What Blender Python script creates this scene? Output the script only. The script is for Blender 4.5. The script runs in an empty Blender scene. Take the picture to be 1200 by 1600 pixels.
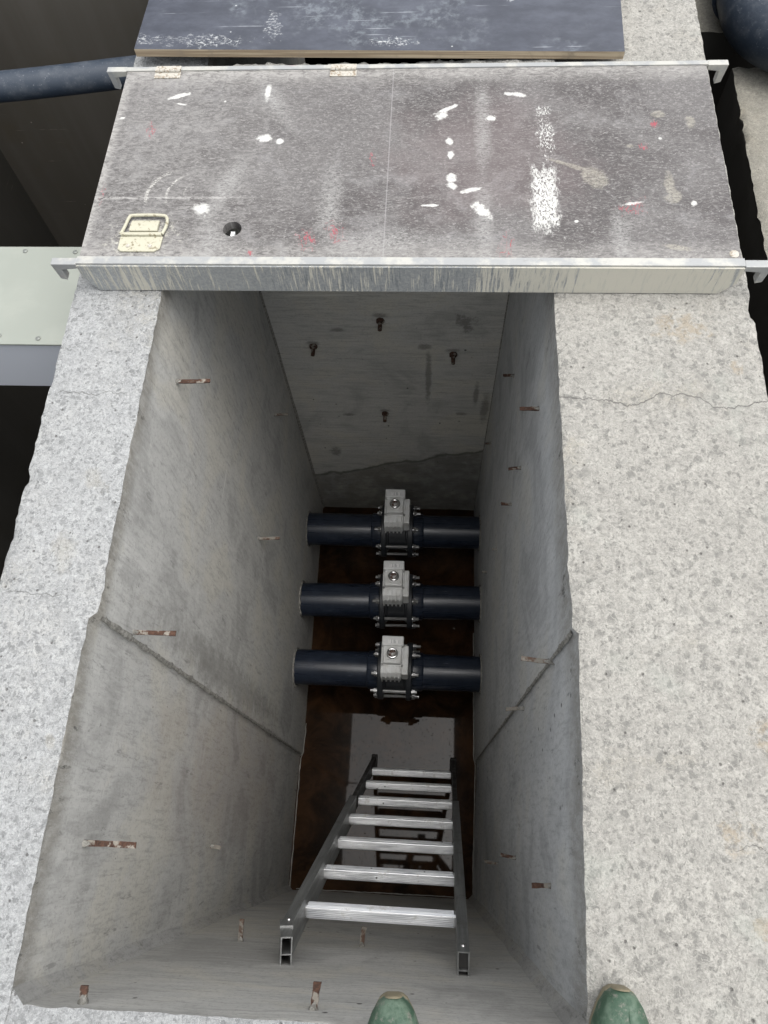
import bpy, bmesh, math, random
from mathutils import Vector, Matrix, noise as mn
random.seed(7)
S = bpy.context.scene
COL = S.collection
R = math.radians

# ------------------------------------------------------------------ camera
cam_d = bpy.data.cameras.new('camera')
cam = bpy.data.objects.new('camera', cam_d)
COL.objects.link(cam)
cam_d.sensor_fit = 'HORIZONTAL'
cam_d.sensor_width = 36
cam_d.lens = 36 * 1168 / 1200
cam_d.clip_start = 0.02
cam_d.clip_end = 3000
CX, CY, F = 600., 800., 1168.
H = 1.31
nad = Vector((657 - CX, 1305 - CY, F)).normalized()
vy = Vector((732 - CX, -1905 - CY, F))
vy = (vy - nad * vy.dot(nad)).normalized()
if vy.z < 0: vy = -vy
upc = -nad
vx = vy.cross(upc)
ROT = Matrix((vx, vy, upc))            # world <- camera (x right, y down, z forward)
bm3 = Matrix((ROT.col[0], -ROT.col[1], -ROT.col[2])).transposed()
cam.matrix_world = Matrix.Translation((0, 0, H)) @ bm3.to_4x4()
S.camera = cam

# ------------------------------------------------------------------ world, sun, exposure
SUN_EL, SUN_AZ = R(74), R(95)          # azimuth measured clockwise from +Y
w = bpy.data.worlds.new('World'); S.world = w; w.use_nodes = True
wt = w.node_tree; wt.nodes.clear()
sky = wt.nodes.new('ShaderNodeTexSky'); sky.sky_type = 'NISHITA'; sky.sun_disc = False
sky.sun_elevation = SUN_EL; sky.sun_rotation = SUN_AZ
sky.dust_density = 4.0; sky.air_density = 1.5
hs = wt.nodes.new('ShaderNodeHueSaturation'); hs.inputs['Saturation'].default_value = 0.18
bg = wt.nodes.new('ShaderNodeBackground'); bg.inputs['Strength'].default_value = 0.15
wo = wt.nodes.new('ShaderNodeOutputWorld')
wt.links.new(sky.outputs[0], hs.inputs['Color']); wt.links.new(hs.outputs[0], bg.inputs[0]); wt.links.new(bg.outputs[0], wo.inputs[0])
sl = bpy.data.lights.new('sun', 'SUN'); sl.energy = 1.1; sl.angle = R(60); sl.color = (1, 0.97, 0.93)
so = bpy.data.objects.new('sun', sl); COL.objects.link(so)
sd = Vector((math.sin(SUN_AZ) * math.cos(SUN_EL), math.cos(SUN_AZ) * math.cos(SUN_EL), math.sin(SUN_EL)))
so.rotation_euler = sd.to_track_quat('Z', 'Y').to_euler(); so.location = sd * 20
S.view_settings.view_transform = 'Standard'; S.view_settings.look = 'None'
S.view_settings.exposure = 0.90; S.view_settings.gamma = 1
S.cycles.max_bounces = 8; S.cycles.diffuse_bounces = 5; S.cycles.glossy_bounces = 4

# ------------------------------------------------------------------ node helpers
class NT:
    def __init__(s, name, rough=0.8):
        s.m = bpy.data.materials.new(name); s.m.use_nodes = True
        s.t = s.m.node_tree; s.t.nodes.clear()
        s.out = s.t.nodes.new('ShaderNodeOutputMaterial')
        s.b = s.t.nodes.new('ShaderNodeBsdfPrincipled')
        s.t.links.new(s.b.outputs[0], s.out.inputs[0])
        s.b.inputs['Roughness'].default_value = rough
        s.tc = s.t.nodes.new('ShaderNodeTexCoord')
        s.obj = s.tc.outputs['Object']
    def put(s, sock, v):
        if hasattr(v, 'is_output'): s.t.links.new(v, sock)
        elif isinstance(v, (tuple, list)):
            n = len(sock.default_value)
            sock.default_value = tuple(v) + ((1,) if n == 4 and len(v) == 3 else ())
        else: sock.default_value = v
    def set(s, **kw):
        for k, v in kw.items(): s.put(s.b.inputs[k.replace('_', ' ')], v)
    def map(s, v, loc=(0, 0, 0), rot=(0, 0, 0), sc=(1, 1, 1), typ='POINT'):
        n = s.t.nodes.new('ShaderNodeMapping'); n.vector_type = typ
        s.put(n.inputs['Vector'], v); n.inputs['Location'].default_value = loc
        n.inputs['Rotation'].default_value = rot; n.inputs['Scale'].default_value = sc
        return n.outputs[0]
    def noise(s, v, sc, det=4, ro=0.6, dist=0, color=False):
        n = s.t.nodes.new('ShaderNodeTexNoise'); s.put(n.inputs['Vector'], v)
        n.inputs['Scale'].default_value = sc; n.inputs['Detail'].default_value = det
        n.inputs['Roughness'].default_value = ro; n.inputs['Distortion'].default_value = dist
        return n.outputs['Color' if color else 'Fac']
    def vor(s, v, sc, feat='F1', rnd=1.0):
        n = s.t.nodes.new('ShaderNodeTexVoronoi'); n.feature = feat; s.put(n.inputs['Vector'], v)
        n.inputs['Scale'].default_value = sc; n.inputs['Randomness'].default_value = rnd
        return n
    def math(s, op, a, b=0.0, c=0.0, clamp=False):
        n = s.t.nodes.new('ShaderNodeMath'); n.operation = op; n.use_clamp = clamp
        s.put(n.inputs[0], a); s.put(n.inputs[1], b); s.put(n.inputs[2], c)
        return n.outputs[0]
    def vm(s, op, a, b=(0, 0, 0)):
        n = s.t.nodes.new('ShaderNodeVectorMath'); n.operation = op
        s.put(n.inputs[0], a); s.put(n.inputs[1], b)
        return n.outputs['Value' if op in ('LENGTH', 'DOT_PRODUCT', 'DISTANCE') else 'Vector']
    def vscale(s, a, k):
        n = s.t.nodes.new('ShaderNodeVectorMath'); n.operation = 'SCALE'
        s.put(n.inputs[0], a); n.inputs['Scale'].default_value = k
        return n.outputs['Vector']
    def mr(s, v, a, b, c=0.0, d=1.0, smooth=True):
        n = s.t.nodes.new('ShaderNodeMapRange'); n.interpolation_type = 'SMOOTHSTEP' if smooth else 'LINEAR'
        s.put(n.inputs['Value'], v)
        for k, x in (('From Min', a), ('From Max', b), ('To Min', c), ('To Max', d)): s.put(n.inputs[k], x)
        return n.outputs['Result']
    def mix(s, f, a, b, mode='MIX'):
        n = s.t.nodes.new('ShaderNodeMix'); n.data_type = 'RGBA'; n.blend_type = mode
        n.clamp_factor = True
        s.put(n.inputs[0], f); s.put(n.inputs[6], a); s.put(n.inputs[7], b)
        return n.outputs[2]
    def sep(s, v):
        n = s.t.nodes.new('ShaderNodeSeparateXYZ'); s.put(n.inputs[0], v); return n.outputs
    def bump(s, h, dist, strength=1.0, normal=None):
        n = s.t.nodes.new('ShaderNodeBump'); s.put(n.inputs['Height'], h)
        n.inputs['Distance'].default_value = dist; n.inputs['Strength'].default_value = strength
        if normal is not None: s.put(n.inputs['Normal'], normal)
        s.t.links.new(n.outputs[0], s.b.inputs['Normal']); return n.outputs[0]
    def mark(s, loc, size, rz=0.0, wob=0.5, wsc=40, soft=0.35, rot=None):
        """irregular blotch: 1 inside an ellipse of half sizes `size`, edge broken by noise"""
        v = s.map(s.obj, loc, rot or (0, 0, rz), size, 'TEXTURE')
        nz = s.noise(s.obj, wsc, 3, 0.7)
        l = s.vm('LENGTH', v)
        l = s.math('ADD', l, s.math('MULTIPLY', s.math('SUBTRACT', nz, 0.5), wob * 4))
        return s.mr(l, 1.0 - soft, 1.0 + soft * 0.4, 1.0, 0.0)
    def union(s, lst):
        o = lst[0]
        for x in lst[1:]: o = s.math('MAXIMUM', o, x)
        return o

# ------------------------------------------------------------------ mesh helpers
class MB:
    def __init__(s): s.v = []; s.f = []; s.mi = []
    def add(s, vs, fs, mi=0):
        o = len(s.v); s.v += [Vector(x) for x in vs]
        s.f += [tuple(i + o for i in f) for f in fs]; s.mi += [mi] * len(fs)
    def box(s, a, b, mi=0, M=None):
        (x0, y0, z0), (x1, y1, z1) = a, b
        vs = [Vector(p) for p in ((x0, y0, z0), (x1, y0, z0), (x1, y1, z0), (x0, y1, z0), (x0, y0, z1), (x1, y0, z1), (x1, y1, z1), (x0, y1, z1))]
        if M is not None: vs = [M @ v for v in vs]
        s.add(vs, [(0, 3, 2, 1), (4, 5, 6, 7), (0, 1, 5, 4), (1, 2, 6, 5), (2, 3, 7, 6), (3, 0, 4, 7)], mi)
    def lathe(s, prof, n=32, M=None, mi=0, closed_ends=True):
        """prof: list of (axial z, radius) revolved about local z"""
        vs = []
        for z, r in prof:
            for k in range(n):
                a = 2 * math.pi * k / n; vs.append(Vector((r * math.cos(a), r * math.sin(a), z)))
        fs = []
        for i in range(len(prof) - 1):
            for k in range(n):
                fs.append((i * n + k, i * n + (k + 1) % n, (i + 1) * n + (k + 1) % n, (i + 1) * n + k))
        if closed_ends:
            fs.append(tuple(reversed(range(n)))); fs.append(tuple((len(prof) - 1) * n + k for k in range(n)))
        if M is not None: vs = [M @ v for v in vs]
        s.add(vs, fs, mi)
    def cyl(s, p0, p1, r, n=16, r1=None, mi=0):
        p0, p1 = Vector(p0), Vector(p1); d = p1 - p0
        M = Matrix.Translation(p0) @ d.to_track_quat('Z', 'Y').to_matrix().to_4x4()
        s.lathe([(0, r), (d.length, r if r1 is None else r1)], n, M, mi)
    def tube(s, pts, rad, n=10, mi=0, caps=True, jit=0.0):
        pts = [Vector(p) for p in pts]; m = len(pts)
        rads = rad if isinstance(rad, (list, tuple)) else [rad] * m
        t0 = (pts[1] - pts[0]).normalized()
        u = t0.orthogonal().normalized(); vs = []; fs = []
        for i, p in enumerate(pts):
            t = (pts[min(i + 1, m - 1)] - pts[max(i - 1, 0)]).normalized()
            u = (u - t * u.dot(t)).normalized(); v = t.cross(u)
            for k in range(n):
                a = 2 * math.pi * k / n; r = rads[i] * (1 + (random.uniform(-jit, jit) if jit else 0))
                vs.append(p + (u * math.cos(a) + v * math.sin(a)) * r)
        for i in range(m - 1):
            for k in range(n):
                fs.append((i * n + k, i * n + (k + 1) % n, (i + 1) * n + (k + 1) % n, (i + 1) * n + k))
        if caps:
            fs.append(tuple(reversed(range(n)))); fs.append(tuple((m - 1) * n + k for k in range(n)))
        s.add(vs, fs, mi)
    def prism(s, poly, axis, a, b, mi=0, M=None):
        """poly in the two other axes, extruded along axis from a to b"""
        def P(p, t):
            if axis == 'x': return Vector((t, p[0], p[1]))
            if axis == 'y': return Vector((p[0], t, p[1]))
            return Vector((p[0], p[1], t))
        n = len(poly); vs = [P(p, a) for p in poly] + [P(p, b) for p in poly]
        if M is not None: vs = [M @ v for v in vs]
        fs = [tuple(reversed(range(n))), tuple(range(n, 2 * n))] + [(i, (i + 1) % n, n + (i + 1) % n, n + i) for i in range(n)]
        s.add(vs, fs, mi)
    def build(s, name, mats, parent=None, smooth=None, bevel=0, seg=2, loc=None, fix=True):
        me = bpy.data.meshes.new(name)
        me.from_pydata([tuple(v) for v in s.v], [], s.f)
        mats = mats if isinstance(mats, (list, tuple)) else [mats]
        for m in mats: me.materials.append(m)
        for p, mi in zip(me.polygons, s.mi): p.material_index = mi
        if fix:
            bm = bmesh.new(); bm.from_mesh(me); bmesh.ops.recalc_face_normals(bm, faces=bm.faces); bm.to_mesh(me); bm.free()
        if smooth:
            for p in me.polygons: p.use_smooth = True
            me.set_sharp_from_angle(angle=R(smooth))
        o = bpy.data.objects.new(name, me); COL.objects.link(o)
        if parent is not None: o.parent = parent
        if loc is not None: o.location = loc
        if bevel:
            b = o.modifiers.new('bevel', 'BEVEL'); b.width = bevel; b.segments = seg; b.limit_method = 'ANGLE'; b.angle_limit = R(35)
            b.harden_normals = False
        return o

def tag(o, label=None, cat=None, group=None, kind=None):
    if label: o['label'] = label
    if cat: o['category'] = cat
    if group: o['group'] = group
    if kind: o['kind'] = kind
    return o
def empty(name, loc, label, cat, group=None):
    o = bpy.data.objects.new(name, None); COL.objects.link(o); o.location = loc; o.empty_display_size = .1
    return tag(o, label, cat, group)
def fr(p, oct=4): return mn.fractal(Vector(p), 0.9, 2.1, oct)

# ------------------------------------------------------------------ materials
def mat_aggregate(name, base, stone, tint, big=1.0, dens=0.0):
    """weathered broom-less concrete top: dense soft-edged stones of many sizes in a pale squiggly paste"""
    m = NT(name, 0.9)
    k = lambda f: tuple(min(c * f, .8) for c in base)
    wv = m.vm('ADD', m.obj, m.vscale(m.vm('SUBTRACT', m.noise(m.obj, 75, 3, .65, color=True), (.5, .5, .5)), .016))
    fine = m.noise(m.obj, 330, 4, .75)
    grit = m.noise(m.obj, 150, 4, .7)
    mid = m.noise(m.obj, 42, 4, .7)
    reg = m.noise(m.obj, 9, 3, .6)
    lo = m.noise(m.obj, 2.2, 3, .6)
    def stones(sc, r0, r1, keep, soft):
        v = m.vor(wv, sc); rnd = m.sep(v.outputs['Color'])
        r = m.mr(rnd[0], 0, 1, r0, r1, False)
        f = m.mr(m.math('SUBTRACT', r, v.outputs['Distance']), -soft, soft)
        kp = m.math('ADD', keep - dens, m.math('MULTIPLY', m.math('SUBTRACT', reg, .5), .9))
        return m.math('MULTIPLY', m.math('MULTIPLY', f, m.math('GREATER_THAN', rnd[1], kp)), m.mr(rnd[2], 0, 1, .25, 1.0))
    st = m.union([m.math('MULTIPLY', stones(30 * big, .14, .40, .72, .22), .75), stones(60 * big, .2, .48, .4, .16), stones(98 * big, .2, .5, .42, .18), m.math('MULTIPLY', stones(170, .2, .5, .4, .2), .7)])
    st = m.math('MULTIPLY', st, m.mr(grit, .3, .6, .55, 1))
    sq = m.noise(wv, 62, 2, .5, .6)                 # squiggles of bare paste
    vein = m.mr(m.math('ABSOLUTE', m.math('SUBTRACT', sq, .5)), .0, .045, 1, 0)
    col = m.mix(m.mr(lo, .4, .65), base, tint)
    wear = m.noise(m.obj, 6.5, 5, .65, .5); dirt = m.noise(m.map(m.obj, (4, 2, 0)), 3.4, 5, .65, .4)
    col = m.mix(m.mr(wear, .5, .66, 0, .6), col, k(1.22))
    col = m.mix(m.mr(dirt, .54, .68, 0, .5), col, tuple(c * f for c, f in zip(base, (.86, .8, .68))))
    col = m.mix(m.mr(mid, .4, .6, 0, .7), col, k(.82))
    col = m.mix(m.mr(grit, .5, .62, 0, .75), col, k(.66))
    col = m.mix(m.mr(fine, .5, .64, 0, .5), col, k(.6))
    col = m.mix(m.mr(fine, .36, .48, .5, 0), col, k(1.25))
    col = m.mix(m.math('MULTIPLY', st, .9), col, stone)
    col = m.mix(m.math('MULTIPLY', vein, .55), col, k(1.28))
    pv = m.vor(m.obj, 80); pr = m.sep(pv.outputs['Color'])
    pit = m.math('MULTIPLY', m.mr(pv.outputs['Distance'], .1, .24, 1, 0), m.math('GREATER_THAN', pr[0], .93))
    col = m.mix(m.math('MULTIPLY', pit, .7), col, (.07, .065, .06))
    return m, col, st, fine, mid, pit, vein

def crack(m, axis_y, x0, x1, width=.0011, seed=0.0, amp=.05):
    x = m.sep(m.obj)
    nz = m.noise(m.map(m.obj, (seed, seed * 2, 0), sc=(1, .02, 1)), 9, 5, .62)
    yy = m.math('ADD', m.math('MULTIPLY', m.math('SUBTRACT', nz, .5), amp * 2), axis_y)
    d = m.math('ABSOLUTE', m.math('SUBTRACT', x[1], yy))
    wn = m.noise(m.obj, 30, 2, .5)
    c = m.mr(d, 0, m.math('MULTIPLY', wn, width * 4), 1, 0)
    return m.math('MULTIPLY', c, m.math('MULTIPLY', m.mr(x[0], x0, x0 + .03), m.mr(x[0], x1 - .03, x1, 1, 0)))

# left wall top (bluish white), right wall top (warmer), others
m, col, st, fine, mid, pit, vein = mat_aggregate('rough_concrete_pale', (.305, .311, .311), (.16, .164, .164), (.335, .335, .324), 1.25, .05)
cr = m.union([crack(m, .822, -.80, -.62, .0007, 3.1), crack(m, .378, -.80, -.66, .00045, 8.3, .03)])
spot = m.union([m.mark((-.69, .47, 0), (.03, .04, .05), .5, .9, 25, .8), m.mark((-.66, .62, 0), (.02, .035, .05), .4, .9, 25, .8), m.mark((-.64, .12, 0), (.01, .016, .05), .4, .4, 80)])
col = m.mix(m.math('MULTIPLY', spot, .28), col, (.27, .25, .2))
col = m.mix(m.math('MULTIPLY', cr, .75), col, (.12, .12, .11))
m.set(Base_Color=col)
m.bump(m.math('SUBTRACT', m.math('ADD', m.math('ADD', m.math('MULTIPLY', fine, .5), mid), m.math('MULTIPLY', vein, .35)), m.math('ADD', m.math('ADD', st, cr), m.math('MULTIPLY', pit, 2))), .003, .75)
TOP_L = m.m
m, col, st, fine, mid, pit, vein = mat_aggregate('rough_concrete_warm', (.300, .291, .266), (.155, .152, .141), (.335, .328, .302), .9, .3)
cr = m.union([crack(m, .822, .24, .70, .0011, 1.7), crack(m, .0, .48, .68, .0004, 6.1, .05)])
spot = m.union([m.mark((.60, .13, 0), (.035, .09, .05), .5, .5, 30), m.mark((.5, .02, 0), (.03, .03, .05), 0, .5, 40), m.mark((.52, 1.0, 0), (.06, .04, .05), 0, .5, 30), m.mark((.54, -.1, 0), (.05, .02, .05), .6, .5, 40), m.mark((.62, .9, 0), (.012, .02, .05), .2, .4, 60)])
green = m.mr(m.noise(m.obj, 5.5, 4, .6), .56, .74)
col = m.mix(m.math('MULTIPLY', m.math('MULTIPLY', spot, m.mr(mid, .4, .6)), .4), col, (.30, .235, .15))
col = m.mix(m.math('MULTIPLY', green, .3), col, (.29, .315, .28))
col = m.mix(m.math('MULTIPLY', cr, .8), col, (.11, .105, .1))
m.set(Base_Color=col)
m.bump(m.math('SUBTRACT', m.math('ADD', m.math('ADD', m.math('MULTIPLY', fine, .5), mid), m.math('MULTIPLY', vein, .3)), m.math('ADD', m.math('ADD', st, cr), m.math('MULTIPLY', pit, 2))), .003, .75)
TOP_R = m.m
m, col, st, fine, mid, pit, vein = mat_aggregate('rough_concrete_broken', (.31, .305, .285), (.18, .175, .16), (.34, .335, .31))
m.set(Base_Color=col); m.bump(m.math('ADD', m.math('MULTIPLY', fine, .6), mid), .006, 1)
TOP_F = m.m
m, col, st, fine, mid, pit, vein = mat_aggregate('rough_concrete_dull', (.22, .208, .176), (.15, .145, .12), (.2, .19, .165))
m.set(Base_Color=col); m.bump(m.math('ADD', m.math('MULTIPLY', fine, .5), mid), .003, .8)
TOP_D = m.m

def mat_cast(name, base, horizontal=False, extra=None, edge=True, ed=.05):
    """formwork-cast concrete: board streaks, blotches, air holes, scuffs, spatter"""
    m = NT(name, .82)
    if horizontal: g1, g2 = (2.2, 1, 13), (9, 9, 100)
    else: g1, g2 = (7, 7, 1.5), (85, 85, 16)
    streak = m.noise(m.map(m.obj, sc=g1), 1.0, 5, .65, .4)
    grain = m.noise(m.map(m.obj, sc=g2), 1.0, 5, .75)
    dash = m.noise(m.map(m.obj, (2, 7, 1), sc=((38, 38, 9) if not horizontal else (7, 7, 45))), 1.0, 4, .7)
    blot = m.noise(m.obj, 3.2, 5, .62, .6)
    fine = m.noise(m.obj, 130, 4, .75)
    col = m.mix(m.mr(streak, .3, .7), tuple(c * .93 for c in base), tuple(c * 1.05 for c in base))
    col = m.mix(m.mr(blot, .48, .62, 0, .6), col, tuple(c * k for c, k in zip(base, (1.12, 1.08, .98))))
    col = m.mix(m.mr(blot, .36, .48, .65, 0), col, tuple(c * .66 for c in base))
    col = m.mix(m.mr(grain, .5, .64, 0, .5), col, tuple(c * .58 for c in base))
    col = m.mix(m.mr(grain, .36, .47, .3, 0), col, tuple(c * 1.25 for c in base))
    col = m.mix(m.mr(dash, .62, .70, 0, .6), col, tuple(c * .4 for c in base))
    col = m.mix(m.mr(fine, .5, .65, 0, .4), col, tuple(c * .5 for c in base))
    pock = m.mr(m.noise(m.map(m.obj, sc=(1, 1, .6)), 46, 5, .75), .64, .72)
    col = m.mix(m.math('MULTIPLY', pock, .75), col, tuple(c * .33 for c in base))
    # air holes
    pv = m.vor(m.map(m.obj, sc=(1, 1, .7)), 22); pr = m.sep(pv.outputs['Color'])
    hole = m.math('MULTIPLY', m.mr(pv.outputs['Distance'], .05, .12, 1, 0), m.mr(pr[0], .8, .82))
    # white spatter
    sv = m.vor(m.map(m.obj, (3, 1, 2), sc=(1, 1, .5)), 30); sr = m.sep(sv.outputs['Color'])
    spl = m.math('MULTIPLY', m.mr(sv.outputs['Distance'], .05, .15, 1, 0), m.mr(sr[0], .86, .88))
    # diagonal trowel scuffs
    sc = m.noise(m.map(m.obj, (0, 0, 0), (R(35), R(20), 0), (3, 3, 46)), 1, 2, .5)
    scuff = m.math('MULTIPLY', m.mr(sc, .66, .74), m.mr(m.noise(m.obj, 2.1, 2, .5), .5, .64))
    col = m.mix(m.math('MULTIPLY', scuff, .42), col, tuple(c * 1.5 for c in base))
    col = m.mix(m.math('MULTIPLY', spl, .6), col, (.5, .49, .46))
    col = m.mix(m.math('MULTIPLY', hole, .8), col, (.05, .048, .045))
    h = m.math('ADD', m.math('MULTIPLY', grain, .5), m.math('MULTIPLY', fine, .5))
    if edge:   # rougher later-poured strip along the top
        z = m.sep(m.obj)[2]
        en = m.noise(m.map(m.obj, sc=(6, 6, 6)), 1, 4, .6)
        zz = m.math('ADD', z, m.math('MULTIPLY', m.math('SUBTRACT', en, .5), ed * 1.6))
        e = m.mr(zz, -ed * 1.5, -ed * .35)
        rough = m.noise(m.map(m.obj, sc=(60, 60, 22)), 1, 5, .8)
        crk = m.mr(m.noise(m.map(m.obj, (1, 1, 1), sc=(26, 26, 9)), 1, 5, .8), .58, .66)
        col = m.mix(m.math('MULTIPLY', e, m.mr(rough, .35, .62, .4, .9)), col, tuple(c * .5 * k for c, k in zip(base, (1.05, 1, .92))))
        col = m.mix(m.math('MULTIPLY', m.math('MULTIPLY', e, crk), .8), col, (.04, .038, .035))
        h = m.math('ADD', h, m.math('MULTIPLY', m.math('MULTIPLY', e, rough), 2.5))
    if extra: col = extra(m, col)
    h = m.math('SUBTRACT', h, m.math('MULTIPLY', hole, 3))
    m.set(Base_Color=col); m.bump(h, .002, .7)
    return m.m

def ex_left(m, col):
    p = m.sep(m.obj)
    # brown water stain low down near the joint, dirty fringe
    a = m.mark((-.61, .15, -1.35), (.3, .25, .9), 0, .35, 5, .6)
    col = m.mix(m.math('MULTIPLY', a, .28), col, (.2, .14, .11))
    b = m.mark((-.61, .42, -1.1), (.3, .06, .9), 0, .45, 30, .7)
    col = m.mix(m.math('MULTIPLY', b, .4), col, (.09, .085, .07))
    return col
def ex_far(m, col):
    p = m.sep(m.obj)
    nz = m.noise(m.map(m.obj, sc=(5, 5, 3)), 1, 4, .6)
    line = m.math('ADD', m.math('MULTIPLY', p[0], .40), -1.985)       # cold joint rising to the right
    d = m.math('SUBTRACT', m.math('ADD', p[2], m.math('MULTIPLY', m.math('SUBTRACT', nz, .5), .16)), line)
    low = m.mr(d, -.03, .03, 1, 0)
    wet = m.noise(m.obj, 9, 5, .7)
    col = m.mix(m.math('MULTIPLY', low, m.mr(wet, .3, .6, .3, .7)), col, (.11, .108, .096))
    ln = m.mr(m.math('ABSOLUTE', d), 0, .022, .7, 0)
    col = m.mix(ln, col, (.06, .058, .05))
    dr = m.union([m.mark((-.012, 1.72, -1.28), (.014, .1, .21), 0, .3, 40, .5), m.mark((-.03, 1.72, -1.07), (.03, .1, .02), .4, .3, 40, .5),
                  m.mark((.19, 1.72, -1.40), (.012, .1, .09), 0, .3, 40, .5), m.mark((.235, 1.72, -1.5), (.02, .1, .12), 0, .4, 30, .6)]
                 + [m.mark((x, 1.72, z), (.03, .1, .014), 0, .35, 60, .6) for x, z in ((-.456, -1.05), (-.19, -.88), (.083, -1.09), (-.2, -1.54), (-.353, -.967), (.134, -1.56), (-.365, -1.58))]
                 + [m.mark((-.458, 1.72, -1.93), (.03, .1, .05), 0, .4, 60, .6), m.mark((.12, 1.72, -.93), (.04, .1, .05), 0, 1.2, 30, .8)])
    col = m.mix(m.math('MULTIPLY', dr, .55), col, (.09, .086, .075))
    return col
SIDE_L = mat_cast('cast_concrete_grey', (.42, .415, .395), extra=ex_left)
SIDE_R = mat_cast('cast_concrete_cool', (.445, .455, .46), ed=.11)
SIDE_F = mat_cast('cast_concrete_dull', (.49, .485, .455), horizontal=True, extra=ex_far, edge=False)
FILLET = mat_cast('fillet_concrete', (.33, .325, .31), edge=False)
SIDE_N = mat_cast('cast_concrete_near', (.43, .42, .395), horizontal=True, edge=False)
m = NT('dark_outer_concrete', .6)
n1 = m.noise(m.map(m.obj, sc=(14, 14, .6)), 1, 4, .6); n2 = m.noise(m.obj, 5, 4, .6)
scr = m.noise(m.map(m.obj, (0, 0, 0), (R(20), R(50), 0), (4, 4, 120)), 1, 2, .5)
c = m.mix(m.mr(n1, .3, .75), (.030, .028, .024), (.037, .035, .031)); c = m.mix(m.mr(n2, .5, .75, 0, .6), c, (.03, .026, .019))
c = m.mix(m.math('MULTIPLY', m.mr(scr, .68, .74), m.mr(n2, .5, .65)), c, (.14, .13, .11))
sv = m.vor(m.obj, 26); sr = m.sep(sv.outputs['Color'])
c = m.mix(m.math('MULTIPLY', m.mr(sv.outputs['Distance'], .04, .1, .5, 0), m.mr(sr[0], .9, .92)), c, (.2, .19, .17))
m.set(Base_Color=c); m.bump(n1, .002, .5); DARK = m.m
DARK_B = DARK.copy(); DARK_B.name = 'brown_outer_concrete'
for nd in DARK_B.node_tree.nodes:
    if nd.type == 'MIX':
        for q in (6, 7):
            if not nd.inputs[q].is_linked:
                v = nd.inputs[q].default_value; nd.inputs[q].default_value = (v[0] * 2.7, v[1] * 2.6, v[2] * 2.5, 1)

m = NT('ragged_mortar', .9)
n1 = m.noise(m.obj, 80, 5, .75); n2 = m.noise(m.obj, 14, 3, .6)
m.set(Base_Color=m.mix(m.mr(n1, .35, .7), (.13, .125, .11), m.mix(n2, (.3, .29, .26), (.38, .37, .34)))); m.bump(n1, .005, 1); MORTAR = m.m
m = NT('rusty_steel', .85)
n1 = m.noise(m.obj, 140, 5, .75); n2 = m.noise(m.obj, 60, 3, .6)
m.set(Base_Color=m.mix(m.mr(n2, .52, .62), m.mix(m.mr(n1, .3, .7), (.028, .014, .009), (.085, .04, .024)), (.22, .2, .17))); m.bump(n1, .002, 1); RUST = m.m
m = NT('rust_with_cement', .85)
n2 = m.noise(m.obj, 60, 3, .6)
m.set(Base_Color=m.mix(m.mr(n2, .38, .52), (.085, .05, .034), (.18, .165, .14))); m.bump(n2, .002, 1); RUSTC = m.m

# film-faced plywood deck of the hatch
m = NT('worn_film_plywood', .55)
ob = m.obj
f1 = m.noise(m.map(ob, sc=(38, 90, 1)), 1, 5, .75, 1.6); f2 = m.noise(m.map(ob, sc=(120, 240, 1)), 1, 4, .75, 1.0)
b1 = m.noise(ob, 4.5, 5, .62, .5); b2 = m.noise(ob, 1.6, 3, .55)
col = m.mix(m.mr(b1, .42, .6), (.050, .044, .043), (.094, .088, .086))
col = m.mix(m.mr(m.noise(m.map(ob, (3, 1, 0), sc=(1, 1, 1)), 8, 5, .7, .8), .52, .68, 0, .5), col, (.2, .195, .195))
col = m.mix(m.mr(f1, .47, .66, 0, .65), col, (.185, .176, .172))
col = m.mix(m.mr(f2, .52, .66, 0, .75), col, (.24, .233, .226))
col = m.mix(m.mr(f2, .36, .47, .6, 0), col, (.045, .04, .043))
px = m.sep(ob)
grease = m.math('MULTIPLY', m.mr(px[0], -.6, -.2, 1, 0), .45)
col = m.mix(m.math('MULTIPLY', grease, m.mr(f1, .3, .65)), col, (.25, .245, .235))
# brown-violet wear in the middle
col = m.mix(m.math('MULTIPLY', m.mark((.12, 1.4, .08), (.22, .2, .1), .2, .5, 6, .7), .3), col, (.14, .105, .105))
# pale dust: along the rails, rub bands, ground scuffs
band = m.union([m.math('MULTIPLY', m.mr(px[1], 1.62, 1.69), .65), m.mr(px[0], -.735, -.76, 0, .6), m.math('MULTIPLY', m.mr(px[1], 1.17, 1.11), .45)])
col = m.mix(m.math('MULTIPLY', band, m.mr(f1, .25, .65)), col, (.35, .34, .32))
rub = m.union([m.mark((.105, 1.2, .08), (.022, .13, .1), 0, .3, 12, .9), m.mark((.105, 1.5, .08), (.02, .16, .1), 0, .4, 10, .9), m.mark((-.23, 1.25, .08), (.03, .16, .1), 0, .4, 10, .9),
               m.mark((-.47, 1.3, .08), (.025, .13, .1), -.35, .4, 12, .9), m.mark((-.39, 1.58, .08), (.03, .1, .1), .5, .5, 12, .9), m.mark((.39, 1.16, .08), (.025, .08, .1), 0, .4, 12, .9),
               m.mark((-.48, 1.16, .08), (.05, .07, .1), 0, .5, 14, .9), m.mark((-.1, 1.15, .08), (.2, .04, .1), 0, .6, 10, .9)])
col = m.mix(m.math('MULTIPLY', rub, m.mr(f2, .38, .58, .08, .6)), col, (.29, .287, .277))
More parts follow.
